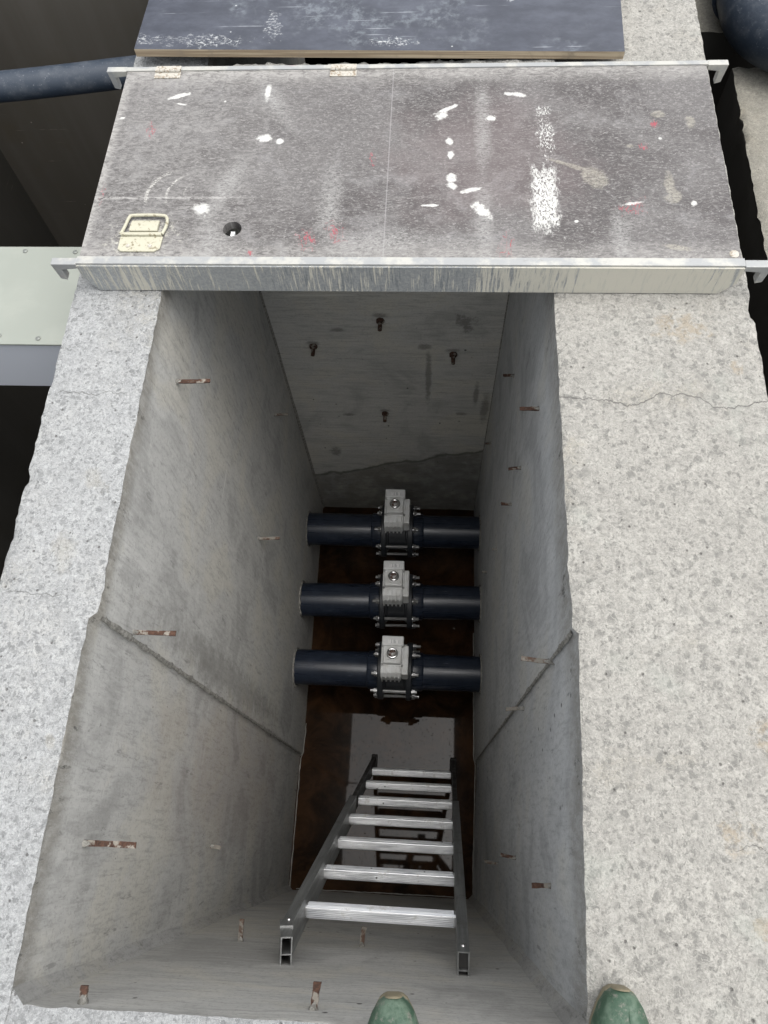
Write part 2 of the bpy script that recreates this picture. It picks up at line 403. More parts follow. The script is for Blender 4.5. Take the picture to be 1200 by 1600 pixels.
# seam lines
l1 = m.mr(m.math('ABSOLUTE', m.math('ADD', px[0], .107)), .0005, .0018, .4, 0)
l2 = m.math('MULTIPLY', m.mr(m.math('ABSOLUTE', m.math('SUBTRACT', px[1], 1.278)), .001, .005, .35, 0), m.mr(px[0], -.5, -.35, 1, .1))
l2 = m.math('MULTIPLY', l2, m.mr(f1, .38, .55))
col = m.mix(l1, col, (.3, .29, .29)); col = m.mix(l2, col, (.45, .44, .42))
# arc scratches near the handle
def arc(c, r, wd, a0=None):
    d = m.vm('LENGTH', m.vm('MULTIPLY', m.vm('SUBTRACT', ob, (c[0], c[1], .08)), (1, 1, 0)))
    return m.mr(m.math('ABSOLUTE', m.math('SUBTRACT', d, r)), wd * .3, wd, 1, 0)
ar = m.math('MULTIPLY', m.math('MULTIPLY', m.mr(f2, .45, .55), .8), m.math('MULTIPLY', m.union([arc((-.56, 1.28), .085, .006), arc((-.53, 1.285), .07, .004), arc((-.50, 1.29), .06, .003)]), m.mark((-.62, 1.31, .08), (.07, .055, .1), .3, .3, 30, .5)))
col = m.mix(m.math('MULTIPLY', ar, .7), col, (.55, .54, .5))
# white paint: rolled patch, drops, smears
hf = m.noise(m.map(ob, sc=(230, 160, 1)), 1, 4, .8)
def boxmark(loc, size, wob, soft):
    v = m.sep(m.map(ob, loc, (0, 0, 0), size, 'TEXTURE'))
    l = m.math('MAXIMUM', m.math('ABSOLUTE', v[0]), m.math('ABSOLUTE', v[1]))
    l = m.math('ADD', l, m.math('MULTIPLY', m.math('SUBTRACT', m.noise(m.map(ob, sc=(1, .5, 1)), 70, 4, .75), .5), wob))
    return m.mr(l, 1 - soft, 1 + soft, 1, 0)
hf2 = m.noise(m.map(ob, (0, 0, 0), (0, 0, .5), (260, 120, 1)), 1, 4, .8)
roll = m.math('MULTIPLY', boxmark((.236, 1.278, .08), (.026, .078, .1), 2.2, .3), m.mr(hf2, .43, .50))
roll2 = m.math('MULTIPLY', m.union([boxmark((.242, 1.542, .08), (.014, .014, .1), 2.5, .4), m.mark((.245, 1.46, .08), (.02, .06, .1), .1, .6, 60, .4)]), m.mr(hf2, .5, .57))
drops = m.union([m.mark((.029, 1.447, .08), (.009, .014, .1), .1, .38, 95), m.mark((.032, 1.405, .08), (.008, .012, .1), 0, .38, 95), m.mark((.034, 1.335, .08), (.012, .014, .1), 0, .38, 95),
                 m.mark((.036, 1.312, .08), (.014, .009, .1), -.5, .38, 95), m.mark((.076, 1.299, .08), (.024, .006, .1), .3, .38, 95), m.mark((-.01, 1.255, .08), (.022, .004, .1), 0, .38, 95),
                 m.mark((-.62, 1.603, .08), (.03, .007, .1), .35, .38, 95), m.mark((-.61, 1.575, .08), (.012, .003, .1), -.2, .38, 95), m.mark((-.745, 1.53, .08), (.008, .004, .1), .3, .38, 95), m.mark((-.405, 1.615, .08), (.007, .03, .1), 0, .4, 50, .6),
                 m.mark((.188, 1.597, .08), (.02, .008, .1), -.3, .38, 95), m.mark((.165, 1.6, .08), (.01, .006, .1), 0, .38, 95), m.mark((.01, 1.53, .08), (.012, .018, .1), -.6, .6, 60, .4), m.mark((.02, 1.55, .08), (.03, .006, .1), .5, .6, 60, .4),
                 m.mark((-.4, 1.46, .08), (.02, .012, .1), .2, .6, 60, .4), m.mark((-.36, 1.45, .08), (.01, .01, .1), 0, .4, 60, .4), m.mark((-.514, 1.245, .08), (.02, .017, .1), 0, .45, 80, .5), m.mark((.55, 1.26, .08), (.007, .007, .1), 0, .38, 95),
                 m.mark((.42, 1.26, .08), (.02, .004, .1), .2, .6, 60, .4), m.mark((.125, 1.52, .08), (.015, .009, .1), .4, .6, 60, .4), m.mark((.10, 1.24, .08), (.03, .012, .1), -.9, .6, 60, .4), m.mark((.3, 1.21, .08), (.005, .004, .1), 0, .38, 95)])
sv = m.vor(m.map(ob, sc=(1, 1, 0)), 22); sr = m.sep(sv.outputs['Color'])
flk = m.math('MULTIPLY', m.mr(sv.outputs['Distance'], m.math('MULTIPLY', sr[1], .06), m.math('MULTIPLY', sr[1], .13), 1, 0), m.mr(sr[0], .86, .88))
wh = m.union([roll, roll2, m.math('MULTIPLY', drops, .8), m.math('MULTIPLY', flk, .8)])
wh = m.math('MULTIPLY', wh, m.mr(m.noise(ob, 420, 3, .7), .36, .5, .55, 1))
col = m.mix(wh, col, (.55, .55, .525))
spl = m.math('MULTIPLY', m.mark((-.64, 1.16, .08), (.075, .06, .1), 0, .7, 30, .7), m.mr(m.noise(ob, 130, 4, .75), .5, .58))
col = m.mix(m.math('MULTIPLY', spl, .75), col, (.42, .41, .36))
beige = m.union([m.mark((.345, 1.335, .08), (.025, .035, .1), .6, .3, 30), m.mark((.30, 1.37, .08), (.06, .006, .1), -.4, .4, 40), m.mark((.505, 1.31, .08), (.012, .045, .1), 0, .3, 40), m.mark((.51, 1.28, .08), (.018, .02, .1), 0, .3, 40), m.mark((.50, 1.53, .08), (.015, .012, .1), 0, .3, 40), m.mark((.50, 1.14, .08), (.03, .008, .1), -.2, .3, 40), m.mark((.57, 1.5, .08), (.012, .02, .1), 0, .5, 40), m.mark((.43, 1.43, .08), (.01, .006, .1), 0, .4, 40)])
col = m.mix(m.math('MULTIPLY', m.math('MULTIPLY', beige, m.mr(f2, .38, .56, .2, 1)), .45), col, (.34, .32, .26))
red = m.union([m.mark((-.747, 1.285, .08), (.005, .03, .1), 0, .6, 70, .5), m.mark((-.668, 1.49, .08), (.012, .026, .1), .2, .7, 70, .5), m.mark((-.143, 1.395, .08), (.007, .025, .1), .1, .8, 70, .5), m.mark((-.275, 1.155, .08), (.022, .03, .1), .3, .7, 60, .5),
               m.mark((-.21, 1.18, .08), (.02, .03, .1), .3, .8, 60, .5), m.mark((.15, 1.14, .08), (.016, .035, .1), -.2, .7, 70, .5), m.mark((-.395, 1.115, .08), (.008, .02, .1), 0, .7, 70, .5), m.mark((.46, 1.43, .08), (.012, .012, .1), 0, .6, 60, .5), m.mark((.49, 1.50, .08), (.01, .014, .1), 0, .6, 60, .5), m.mark((.42, 1.25, .08), (.03, .02, .1), .5, .9, 50, .5)])
scrib = m.math('MAXIMUM', m.mr(m.math('ABSOLUTE', m.math('SUBTRACT', m.noise(m.map(ob, sc=(70, 26, 1)), 1, 2, .5, 1.2), .5)), .012, .03, 1, 0), m.mr(f2, .5, .7, 0, .35))
col = m.mix(m.math('MULTIPLY', m.math('MULTIPLY', red, scrib), .75), col, (.30, .04, .06))
m.set(Base_Color=col, Roughness=m.mr(f1, .3, .7, .5, .75)); m.bump(m.math('ADD', f2, m.math('MULTIPLY', wh, .8)), .0012, .6); PLY = m.m

m = NT('weathered_aluminium', .5)
zs = m.noise(m.map(m.obj, sc=(150, 150, 9)), 1, 4, .75); lo = m.noise(m.map(m.obj, sc=(5, 5, 1)), 1, 3, .6); fn = m.noise(m.obj, 160, 4, .7)
x = m.sep(m.obj)
thr = m.math('SUBTRACT', m.math('ADD', m.math('MULTIPLY', lo, .5), m.math('ADD', m.math('MULTIPLY', m.mr(x[0], -.1, .45), .2), m.math('MULTIPLY', m.mr(x[0], -.75, -.4, 1, 0), .06))), .15)
drip = m.mr(m.math('ADD', zs, thr), .62, .70)
col = m.mix(m.mr(fn, .35, .7), (.29, .305, .312), (.38, .392, .39))
col = m.mix(drip, col, (.45, .435, .375))
dk = m.noise(m.map(m.obj, (4, 1, 0), sc=(130, 130, 12)), 1, 4, .75)
col = m.mix(m.math('MULTIPLY', m.mr(dk, .54, .62, 0, .75), m.math('MULTIPLY', m.mr(x[0], -.45, -.3), m.mr(x[0], .0, .4, 1, .25))), col, (.2, .22, .232))
m.set(Base_Color=col, Metallic=m.mr(drip, 0, 1, .35, 0), Roughness=m.mr(drip, 0, 1, .45, .85)); m.bump(m.math('ADD', fn, drip), .001, .5); ALU_W = m.m
m = NT('dusty_aluminium', .5)
fn = m.noise(m.map(m.obj, sc=(60, 160, 160)), 1, 4, .7); lo = m.noise(m.obj, 14, 4, .7)
col = m.mix(m.mr(lo, .45, .62), (.29, .297, .297), (.40, .395, .365)); col = m.mix(m.mr(fn, .6, .75, 0, .6), col, (.22, .21, .2))
rd = m.math('MULTIPLY', m.mr(m.noise(m.map(m.obj, (2, 0, 0), sc=(6, 20, 20)), 1, 3, .6), .64, .72), .3)
col = m.mix(rd, col, (.42, .16, .16))
m.set(Base_Color=col, Metallic=.25, Roughness=.55); m.bump(fn, .0006, .4); ALU_D = m.m
m = NT('painted_hardware', .6)
fn = m.noise(m.obj, 90, 4, .7)
m.set(Base_Color=m.mix(m.mr(fn, .56, .66), (.40, .385, .30), (.2, .175, .115))); m.bump(fn, .001, .6); HARD = m.m
m = NT('cement_smeared_steel', .7)
fn = m.noise(m.obj, 110, 4, .75)
m.set(Base_Color=m.mix(m.mr(fn, .5, .64), (.40, .38, .335), (.19, .14, .09))); m.bump(fn, .001, .6); HINGE = m.m

# dark phenolic board
m = NT('black_film_board', .42)
a = m.noise(m.map(m.obj, sc=(9, 16, 1)), 1, 6, .7); b = m.noise(m.obj, 5, 4, .65); c2 = m.noise(m.obj, 40, 5, .75)
col = m.mix(m.mr(a, .35, .7), (.030, .034, .047), (.055, .061, .08))
dust = m.math('MULTIPLY', m.mr(b, .48, .66), m.mr(c2, .42, .66))
col = m.mix(m.math('MULTIPLY', dust, .55), col, (.16, .18, .2))
s1 = m.noise(m.map(m.obj, (0, 0, 0), (0, 0, .9), (3, 90, 1)), 1, 2, .5); s2 = m.noise(m.map(m.obj, (5, 0, 0), (0, 0, -.6), (3, 110, 1)), 1, 2, .5)
scr = m.math('MULTIPLY', m.math('MAXIMUM', m.mr(s1, .70, .735), m.mr(s2, .70, .735)), m.mr(b, .4, .6))
col = m.mix(m.math('MULTIPLY', scr, .5), col, (.4, .42, .45))
pt = m.math('MULTIPLY', m.union([m.mark((-.63, 1.845, .05), (.15, .02, .1), -.05, 1.3, 30, .5), m.mark((-.69, 1.83, .05), (.018, .008, .1), 0, .3, 50), m.mark((-.60, 1.83, .05), (.016, .009, .1), .2, .3, 50), m.mark((-.43, 1.925, .05), (.012, .035, .1), .1, .5, 40, .4),
              m.mark((-.43, 1.89, .05), (.02, .04, .1), 0, 1.4, 40, .5), m.mark((-.58, 2.01, .05), (.02, .006, .1), 0, .4, 50), m.mark((-.11, 1.83, .05), (.05, .015, .1), 0, 1.5, 60, .5), m.mark((.18, 1.99, .05), (.01, .012, .1), 0, .5, 50, .4)]), m.mr(m.noise(m.map(m.obj, sc=(90, 170, 1)), 1, 4, .8), .50, .60))
pt = m.math('MULTIPLY', pt, m.mr(b, .3, .6, .35, .85))
col = m.mix(pt, col, (.5, .515, .515))
sv = m.vor(m.map(m.obj, sc=(1, 1, 0)), 30); sr = m.sep(sv.outputs['Color'])
fl = m.math('MULTIPLY', m.mr(sv.outputs['Distance'], .04, .1, 1, 0), m.mr(sr[0], .88, .9)); col = m.mix(m.math('MULTIPLY', fl, .6), col, (.5, .52, .52))
m.set(Base_Color=col, Roughness=m.mr(b, .3, .7, .36, .6)); m.bump(c2, .0006, .3); BOARD = m.m
m = NT('raw_plywood_edge', .8)
a = m.noise(m.map(m.obj, sc=(3, 3, 260)), 1, 3, .6); b = m.noise(m.map(m.obj, sc=(20, 20, 20)), 1, 4, .7)
col = m.mix(m.mr(a, .4, .6), (.28, .215, .145), (.46, .38, .27)); col = m.mix(m.mr(b, .5, .7, 0, .7), col, (.24, .2, .15))
m.set(Base_Color=col); PEDGE = m.m

# pipes, valves
m = NT('navy_plastic', .36)
a = m.noise(m.map(m.obj, sc=(3, 60, 60)), 1, 4, .7); b = m.noise(m.obj, 14, 4, .7)
sv = m.noise(m.map(m.obj, (0, 0, 0), (.4, .3, .5), (5, 90, 90)), 1, 2, .5)
col = m.mix(m.mr(b, .4, .7), (.0105, .0155, .027), (.018, .0245, .039))
col = m.mix(m.math('MULTIPLY', m.mr(sv, .68, .74), m.mr(b, .5, .62)), col, (.14, .15, .17))
m.set(Base_Color=col, Roughness=m.mr(a, .3, .7, .24, .4)); NAVY = m.m
m = NT('dusty_navy_plastic', .5)
b = m.noise(m.obj, 24, 5, .75); c2 = m.noise(m.obj, 190, 3, .7)
col = m.mix(m.mr(b, .45, .7, 0, .6), (.022, .032, .048), (.07, .08, .095)); col = m.mix(m.mr(c2, .62, .72, 0, .8), col, (.17, .18, .2))
m.set(Base_Color=col, Roughness=m.mr(b, .3, .7, .42, .65)); NAVY_D = m.m
m = NT('black_flange', .5); a = m.noise(m.obj, 60, 3, .6)
m.set(Base_Color=m.mix(a, (.012, .014, .017), (.03, .033, .037)), Roughness=.45); FLANGE = m.m
m = NT('zinc_bolt', .28); a = m.noise(m.obj, 90, 3, .6)
m.set(Base_Color=m.mix(a, (.3, .3, .3), (.55, .55, .54)), Metallic=.9); ZINC = m.m
m = NT('actuator_grey', .45); a = m.noise(m.obj, 130, 4, .7); b = m.noise(m.obj, 20, 3, .6)
m.set(Base_Color=m.mix(m.mr(b, .4, .7), m.mix(a, (.56, .57, .565), (.64, .645, .635)), (.52, .52, .5)), Roughness=.5); m.bump(a, .0005, .4); ACT = m.m
m = NT('indicator_chrome', .12); a = m.noise(m.obj, 20, 2, .5)
m.set(Base_Color=m.mix(a, (.7, .7, .7), (.8, .8, .79)), Metallic=1.0); CHROME = m.m
m = NT('indicator_dial', .15); a = m.noise(m.obj, 60, 2, .5)
m.set(Base_Color=m.mix(m.mr(a, .45, .55), (.10, .06, .05), (.28, .27, .26)), Roughness=.12); DIAL = m.m
m = NT('white_nameplate', .4); a = m.noise(m.map(m.obj, sc=(160, 20, 1)), 1, 2, .5)
m.set(Base_Color=m.mix(m.mr(a, .52, .58), (.7, .7, .69), (.45, .46, .46))); PLATE = m.m

# ladder
m = NT('ladder_aluminium', .34)
a = m.noise(m.map(m.obj, sc=(14, 120, 120)), 1, 4, .7); b = m.noise(m.obj, 30, 4, .7)
spk = m.vor(m.obj, 60); sr = m.sep(spk.outputs['Color'])
dirt = m.math('MULTIPLY', m.mr(spk.outputs['Distance'], .1, .25, 1, 0), m.mr(sr[0], .9, .92))
col = m.mix(m.mr(a, .3, .7), (.76, .77, .78), (.9, .905, .91)); col = m.mix(m.mr(b, .58, .7, 0, .4), col, (.4, .37, .32)); col = m.mix(dirt, col, (.05, .045, .04))
m.set(Base_Color=col, Metallic=m.mr(b, .5, .7, .95, .6), Roughness=m.mr(a, .3, .7, .28, .48)); m.bump(a, .0005, .3); RUNG = m.m
m = NT('stile_aluminium', .45); a = m.noise(m.map(m.obj, sc=(80, 80, 4)), 1, 4, .7); b = m.noise(m.obj, 22, 4, .7)
col = m.mix(m.mr(a, .3, .7), (.2, .205, .2), (.32, .325, .32)); col = m.mix(m.mr(b, .5, .7, 0, .5), col, (.15, .145, .13))
m.set(Base_Color=col, Metallic=.75, Roughness=.48); m.bump(a, .0005, .3); STILE = m.m
m = NT('pit_reflection_stile', .6); b = m.noise(m.obj, 26, 4, .7)
m.set(Base_Color=m.mix(m.mr(b, .4, .65), (.03, .028, .026), (.1, .1, .095)), Metallic=.4); STILE_D = m.m  # reflection of the dark pit put into the lower stile colour
m = NT('black_rubber_and_shade', .8); b = m.noise(m.obj, 60, 3, .6)
m.set(Base_Color=m.mix(b, (.012, .012, .012), (.03, .028, .026))); RUBBER_SHADE = m.m  # rubber of the feet, also the black that darkens the stile ends

# sage cover box
m = NT('sage_sheet', .5); a = m.noise(m.obj, 6, 4, .6); b = m.noise(m.map(m.obj, sc=(30, 140, 30)), 1, 4, .7)
col = m.mix(m.mr(a, .4, .65), (.235, .252, .222), (.26, .275, .243)); col = m.mix(m.math('MULTIPLY', m.mr(b, .64, .72), m.mr(a, .48, .6)), col, (.2, .21, .18))
m.set(Base_Color=col); SAGE = m.m
m = NT('blue_grey_sheet', .45); a = m.noise(m.obj, 5, 3, .6)
m.set(Base_Color=m.mix(a, (.50, .525, .575), (.54, .565, .61))); BGREY = m.m
m = NT('grey_bolt_head', .5); a = m.noise(m.obj, 90, 3, .6)
m.set(Base_Color=m.mix(a, (.14, .15, .14), (.26, .27, .25)), Metallic=.5); BOLT = m.m

# floor water and ground
m = NT('murky_water', .03)
a = m.noise(m.obj, 6, 5, .7, .6); b = m.noise(m.obj, 22, 4, .7)
col = m.mix(m.mr(a, .35, .68), (.010, .006, .0035), (.040, .020, .0095)); col = m.mix(m.mr(b, .55, .7, 0, .5), col, (.02, .012, .008))
v1 = m.vor(m.obj, 42); r1 = m.sep(v1.outputs['Color'])
sp = m.math('MULTIPLY', m.mr(v1.outputs['Distance'], m.math('MULTIPLY', r1[1], .05), m.math('MULTIPLY', r1[1], .16), 1, 0), m.mr(r1[0], .45, .5))
v2 = m.vor(m.obj, 95); r2 = m.sep(v2.outputs['Color'])
sp = m.math('MAXIMUM', sp, m.math('MULTIPLY', m.mr(v2.outputs['Distance'], .06, .2, 1, 0), m.mr(r2[0], .6, .65)))
col = m.mix(sp, col, (.02, .013, .008))
m.set(Base_Color=col, Roughness=m.mr(sp, 0, 1, .03, .8), IOR=1.33, Specular_IOR_Level=.27); m.bump(m.math('MULTIPLY', sp, 1.0), .002, .6); WATER = m.m
m = NT('bare_soil', .95); a = m.noise(m.obj, 3, 5, .65); b = m.noise(m.obj, 60, 4, .7)
m.set(Base_Color=m.mix(m.mr(a, .35, .7), (.12, .095, .07), m.mix(b, (.16, .13, .1), (.24, .21, .17)))); m.bump(b, .01, 1); SOIL = m.m

# ------------------------------------------------------------------ ground
def grid_hole(name, mat, z, hx0, hx1, hy0, hy1, E=900):
    xs = [-E, -60, -8, hx0, hx1, 8, 60, E]; ys = [-E, -60, -8, hy0, hy1, 8, 60, E]
    b = MB()
    for i in range(7):
        for j in range(7):
            if i == 3 and j == 3: continue
            b.add([(xs[i], ys[j], z), (xs[i + 1], ys[j], z), (xs[i + 1], ys[j + 1], z), (xs[i], ys[j + 1], z)], [(0, 1, 2, 3)])
    return tag(b.build(name, mat, fix=False), kind='structure')
grid_hole('ground', SOIL, -.12, -1.7, 1.9, -1.3, 3.4)
b = MB(); b.add([(-1.9, -1.5, -2.72), (2.1, -1.5, -2.72), (2.1, 3.6, -2.72), (-1.9, 3.6, -2.72)], [(0, 1, 2, 3)])
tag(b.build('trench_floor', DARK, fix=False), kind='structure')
b = MB(); b.add([(-.62, -.275, -2.62), (.28, -.275, -2.62), (.28, 1.72, -2.62), (-.62, 1.72, -2.62)], [(0, 1, 2, 3)])
tag(b.build('water', WATER, fix=False), kind='structure')

# ------------------------------------------------------------------ rough concrete walls
def rough_wall(name, xa, xb, y0, y1, top, bot, mats, label, amp=.0028, step=.012, seed=0, crest=0.0, sides=None, chips=()):
    """a cast wall: gridded rough top with crumbling arrises, straight sides further down.
    xa(y), xb(y): the two long faces.  mats: [top, face at xa, face at xb, end y0, end y1]"""
    ny = max(2, int((y1 - y0) / step)); wid = xb((y0 + y1) / 2) - xa((y0 + y1) / 2); nx = max(2, int(wid / step))
    g = {}; vs = []; fs = []; mi = []
    def lowjit(p, ax):   # arris wobble
        q = Vector((p.x * 9 + seed, p.y * 9, ax * 3.3)); r = Vector((p.x * 55 + seed, p.y * 55, ax * 5.1))
        v = fr(q, 3) * .45 + fr(r, 4) * .75
        return v * amp
    for j in range(ny + 1):
        y = y0 + (y1 - y0) * j / ny
        for i in range(nx + 1):
            u = i / nx; x = xa(y) * (1 - u) + xb(y) * u
            p = Vector((x, y, top))
            e = min(i, nx - i, j, ny - j)
            z = top + amp * .55 * fr((x * 30 + seed, y * 30, 2.2), 4) + amp * .35 * fr((x * 110, y * 110, seed), 3)
            if e == 0: z -= amp * (.9 + .8 * fr((x * 40, y * 40, seed + 4), 3))
            if crest: z += max(0, x + .1) * .035 + crest * (fr((x * 16 + seed, y * 16, 1), 5) * .8 + .9 * max(0, fr((x * 45, y * 45, 8), 4)))
            if i == 0: p.x -= lowjit(p, 1)
            if i == nx: p.x += lowjit(p, 2)
            if j == 0: p.y -= lowjit(p, 3)
            if j == ny: p.y += lowjit(p, 4)
            for (cx_, cy_, r_, d_) in chips:
                dd = math.hypot(x - cx_, y - cy_)
                if dd < r_: z -= d_ * (1 - (dd / r_) ** 2) * (1 + .5 * fr((x * 60, y * 60, 1), 3))
            g[(i, j)] = len(vs); vs.append(Vector((p.x, p.y, z)))
    for j in range(ny):
        for i in range(nx):
            fs.append((g[(i, j)], g[(i + 1, j)], g[(i + 1, j + 1)], g[(i, j + 1)])); mi.append(0)
    loop = [(i, 0) for i in range(nx)] + [(nx, j) for j in range(ny)] + [(i, ny) for i in range(nx, 0, -1)] + [(0, j) for j in range(ny, 0, -1)]
    levels = [.004, .012, .025, .05, .09, .15, .3, .6, 1.1, 1.7, top - bot]
    prev = [g[k] for k in loop]
    for li, d in enumerate(levels):
        cur = []
        fade = math.exp(-d / .035)
        for k, (i, j) in enumerate(loop):
            y = y0 + (y1 - y0) * j / ny; u = i / nx; x = xa(y) * (1 - u) + xb(y) * u
            t = vs[g[(i, j)]]
            px_, py_ = x + (t.x - x) * fade, y + (t.y - y) * fade
            s = .0022 * fr((x * 6 + seed, y * 6, d * 6), 3) + amp * .5 * math.exp(-d / .12) * fr((x * 50, y * 50, d * 60), 3)
            if i == 0: px_ -= s
            elif i == nx: px_ += s
            elif j == 0: py_ -= s
            else: py_ += s
            zz = top - d if li > 2 else t.z - d
            cur.append(len(vs)); vs.append(Vector((px_, py_, zz)))
        n = len(loop)
        for k in range(n):
            i0, j0 = loop[k]; i1, j1 = loop[(k + 1) % n]
            if j0 == 0 and j1 == 0: mm = 3
            elif i0 == nx and i1 == nx: mm = 2
            elif j0 == ny and j1 == ny: mm = 4
            else: mm = 1
            fs.append((prev[(k + 1) % n], prev[k], cur[k], cur[(k + 1) % n])); mi.append(mm)
        prev = cur
    b = MB(); b.v = vs; b.f = fs; b.mi = mi
    root = b.build(name, mats, smooth=50, fix=False)
    return tag(root, label, 'wall', kind='thing')

def lin(x): return lambda y: x
def xin_left(y): return -.604 if y > .342 else -.618
def xin_right(y): return .261 if y > .342 else .250 + .021 * (y + .27) / .612
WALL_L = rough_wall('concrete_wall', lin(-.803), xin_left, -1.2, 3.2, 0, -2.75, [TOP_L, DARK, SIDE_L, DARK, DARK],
    'narrower pale concrete wall with bright pitted top, bordering the dark trench with the sage box', seed=1.3,
    chips=[(-.61, .40, .03, .01), (-.81, .5, .03, .008), (-.8, .62, .02, .012), (-.8, .86, .03, .006)])
WALL_R = rough_wall('concrete_wall', xin_right, lin(.672), -1.2, 3.2, .001, -2.75, [TOP_R, SIDE_R, DARK, DARK, DARK],
    'wide concrete wall with coarse pebbly top, cracked across, under the right shoe', seed=5.7,
    chips=[(.262, .46, .05, .012), (.262, .6, .03, .008), (.68, 1.05, .03, .02), (.68, .8, .02, .01), (.262, .36, .02, .01)])
WALL_N = rough_wall('concrete_wall', lin(-.64), lin(.29), -.75, -.264, -.004, -2.75, [TOP_L, DARK, DARK, DARK, SIDE_N],
    'near concrete end wall that the ladder leans on, lowest in the picture', seed=9.1)
WALL_F = rough_wall('concrete_wall', lin(-.64), lin(.29), 1.715, 1.806, .015, -2.75, [TOP_F, DARK, DARK, SIDE_F, DARK],
    'far concrete end wall with dark bolt stains and slanting cold joint, beyond the valves', seed=4.4, crest=.009, step=.008)

def part(b, name, mats, parent, **k): return b.build(name, mats, parent, **k)
# fillets, joints and mortar seals: parts of the walls
def fillet(parent, x, y, sx, sy, leg, mat):
    b = MB(); n = 30
    for i in range(n):
        z0 = -2.62 + 2.614 * i / n; z1 = -2.62 + 2.614 * (i + 1) / n
        def ring(z):
            l = leg * (1 + .18 * fr((x * 9, y * 9, z * 7), 3)); return [Vector((x, y, z)), Vector((x + sx * l, y, z)), Vector((x, y + sy * l, z))]
        a, c = ring(z0), ring(z1)
        b.add(a + c, [(1, 4, 5, 2)])
        if i == n - 1: b.add(c, [(0, 1, 2)], 1)
    return b.build('corner_fillet', [mat, TOP_L], parent, smooth=60)
fillet(WALL_N, -.622, -.268, 1, 1, .028, FILLET)
fillet(WALL_N, .2555, -.268, -1, 1, .028, FILLET)
fillet(WALL_F, -.608, 1.719, 1, -1, .016, MORTAR)
fillet(WALL_F, .265, 1.719, -1, -1, .012, MORTAR)
def ridge(parent, x, y, sx, z0, z1, r, seed, mat=MORTAR, n=150, flat=.55):
    b = MB(); vs = []; fs = []; k = 9
    for i in range(n + 1):
        z = z0 + (z1 - z0) * i / n
        rr = r * (.55 + .5 * abs(fr((seed, z * 9, 1), 3)) + .55 * max(0, fr((seed, z * 45, 7), 4)))
        for j in range(k):
            a = math.pi * j / (k - 1)
            q = 1 + .35 * fr((a * 3, z * 60, seed), 3)
            vs.append(Vector((x + sx * (rr * flat * math.sin(a) * q - .002), y + rr * math.cos(a) * q, z)))
    for i in range(n):
        for j in range(k - 1): fs.append((i * k + j, i * k + j + 1, (i + 1) * k + j + 1, (i + 1) * k + j))
    b.add(vs, fs); return b.build('joint_ridge', mat, parent, smooth=70)
ridge(WALL_L, -.605, .348, 1, -2.58, -.03, .009, 2.2)
ridge(WALL_R, .2615, .348, -1, -2.58, -.02, .007, 6.2)
def bead(parent, pts, r=.0022):
    b = MB(); P = []
    for (p, q) in zip(pts[:-1], pts[1:]):
        p, q = Vector(p), Vector(q); n = max(2, int((q - p).length / .02))
        for i in range(n):
            t = i / n; v = p.lerp(q, t); P.append(v + Vector((fr((v.x * 30, v.y * 30, 1)), fr((v.x * 30, v.y * 30, 5)), 0)) * .0022)
    P.append(Vector(pts[-1]))
    rr = [r * (1 + .9 * max(0, fr((p.x * 50, p.y * 50, 3), 3))) for p in P]
    b.tube(P, rr, 6); return b.build('sealant_bead', BEADM, parent, smooth=60)
m = NT('pale_sealant', .8); a = m.noise(m.obj, 60, 3, .6); m.set(Base_Color=m.mix(a, (.16, .155, .14), (.36, .35, .32))); BEADM = m.m
bead(WALL_L, [(-.612, -.25, -2.615), (-.611, .33, -2.615), (-.598, .36, -2.6), (-.598, .5, -2.614)])
bead(WALL_R, [(.249, -.25, -2.615), (.264, .33, -2.615), (.256, .36, -2.615), (.256, 1.0, -2.615)])
bead(WALL_N, [(-.58, -.258, -2.616), (.22, -.258, -2.616)])

# snapped form ties standing out of the walls: parts of their wall
def tie(parent, base, d, L, wd=.0105, th=.0035, mat=RUST, cem=True):
    base = Vector(base); d = Vector(d).normalized()
    b = MB(); n = 6; side = Vector((0, 0, 1)) if abs(d.z) < .5 else Vector((1, 0, 0)); thv = d.cross(side)
    vs = []; fs = []
    bend = random.uniform(-.006, .006)
    for i in range(n + 1):
        t = i / n; c = base - d * .01 + d * (L + .01) * t + thv * bend * t * t + side * random.uniform(-.0006, .0006)
        w2 = wd * .5 * random.uniform(.85, 1.1); t2 = th * .5
        for sgn in ((-1, -1), (1, -1), (1, 1), (-1, 1)): vs.append(c + thv * sgn[0] * w2 + side * sgn[1] * t2)
    for i in range(n):
        for k in range(4): fs.append((i * 4 + k, i * 4 + (k + 1) % 4, (i + 1) * 4 + (k + 1) % 4, (i + 1) * 4 + k))
    fs += [(0, 1, 2, 3), (n * 4 + 3, n * 4 + 2, n * 4 + 1, n * 4)]
    b.add(vs, fs)
    o = b.build('tie_bar', mat, parent)
    if cem:      # mortar smear at its root
        b = MB(); pts = [base - d * .012, base + d * .004, base + d * .012]
        b.tube(pts, [wd * .75, wd * .6, wd * .3], 8, jit=.25); b.build('mortar_collar', MORTAR, o, smooth=70)
    return o
XL = -.605
for (y, z, L, c) in ((.964, -.174, .082, 0), (1.471, -1.178, .055, 1), (.949, -1.159, .078, 1), (.36, -.188, .09, 0), (-.041, -.169, .098, 0), (-.057, -1.077, .033, 1), (.989, -2.137, .037, 1)):
    tie(WALL_L, (XL if y > .342 else -.618, y, z), (1, random.uniform(-.04, .04), 0), L, mat=RUSTC if c else RUST)
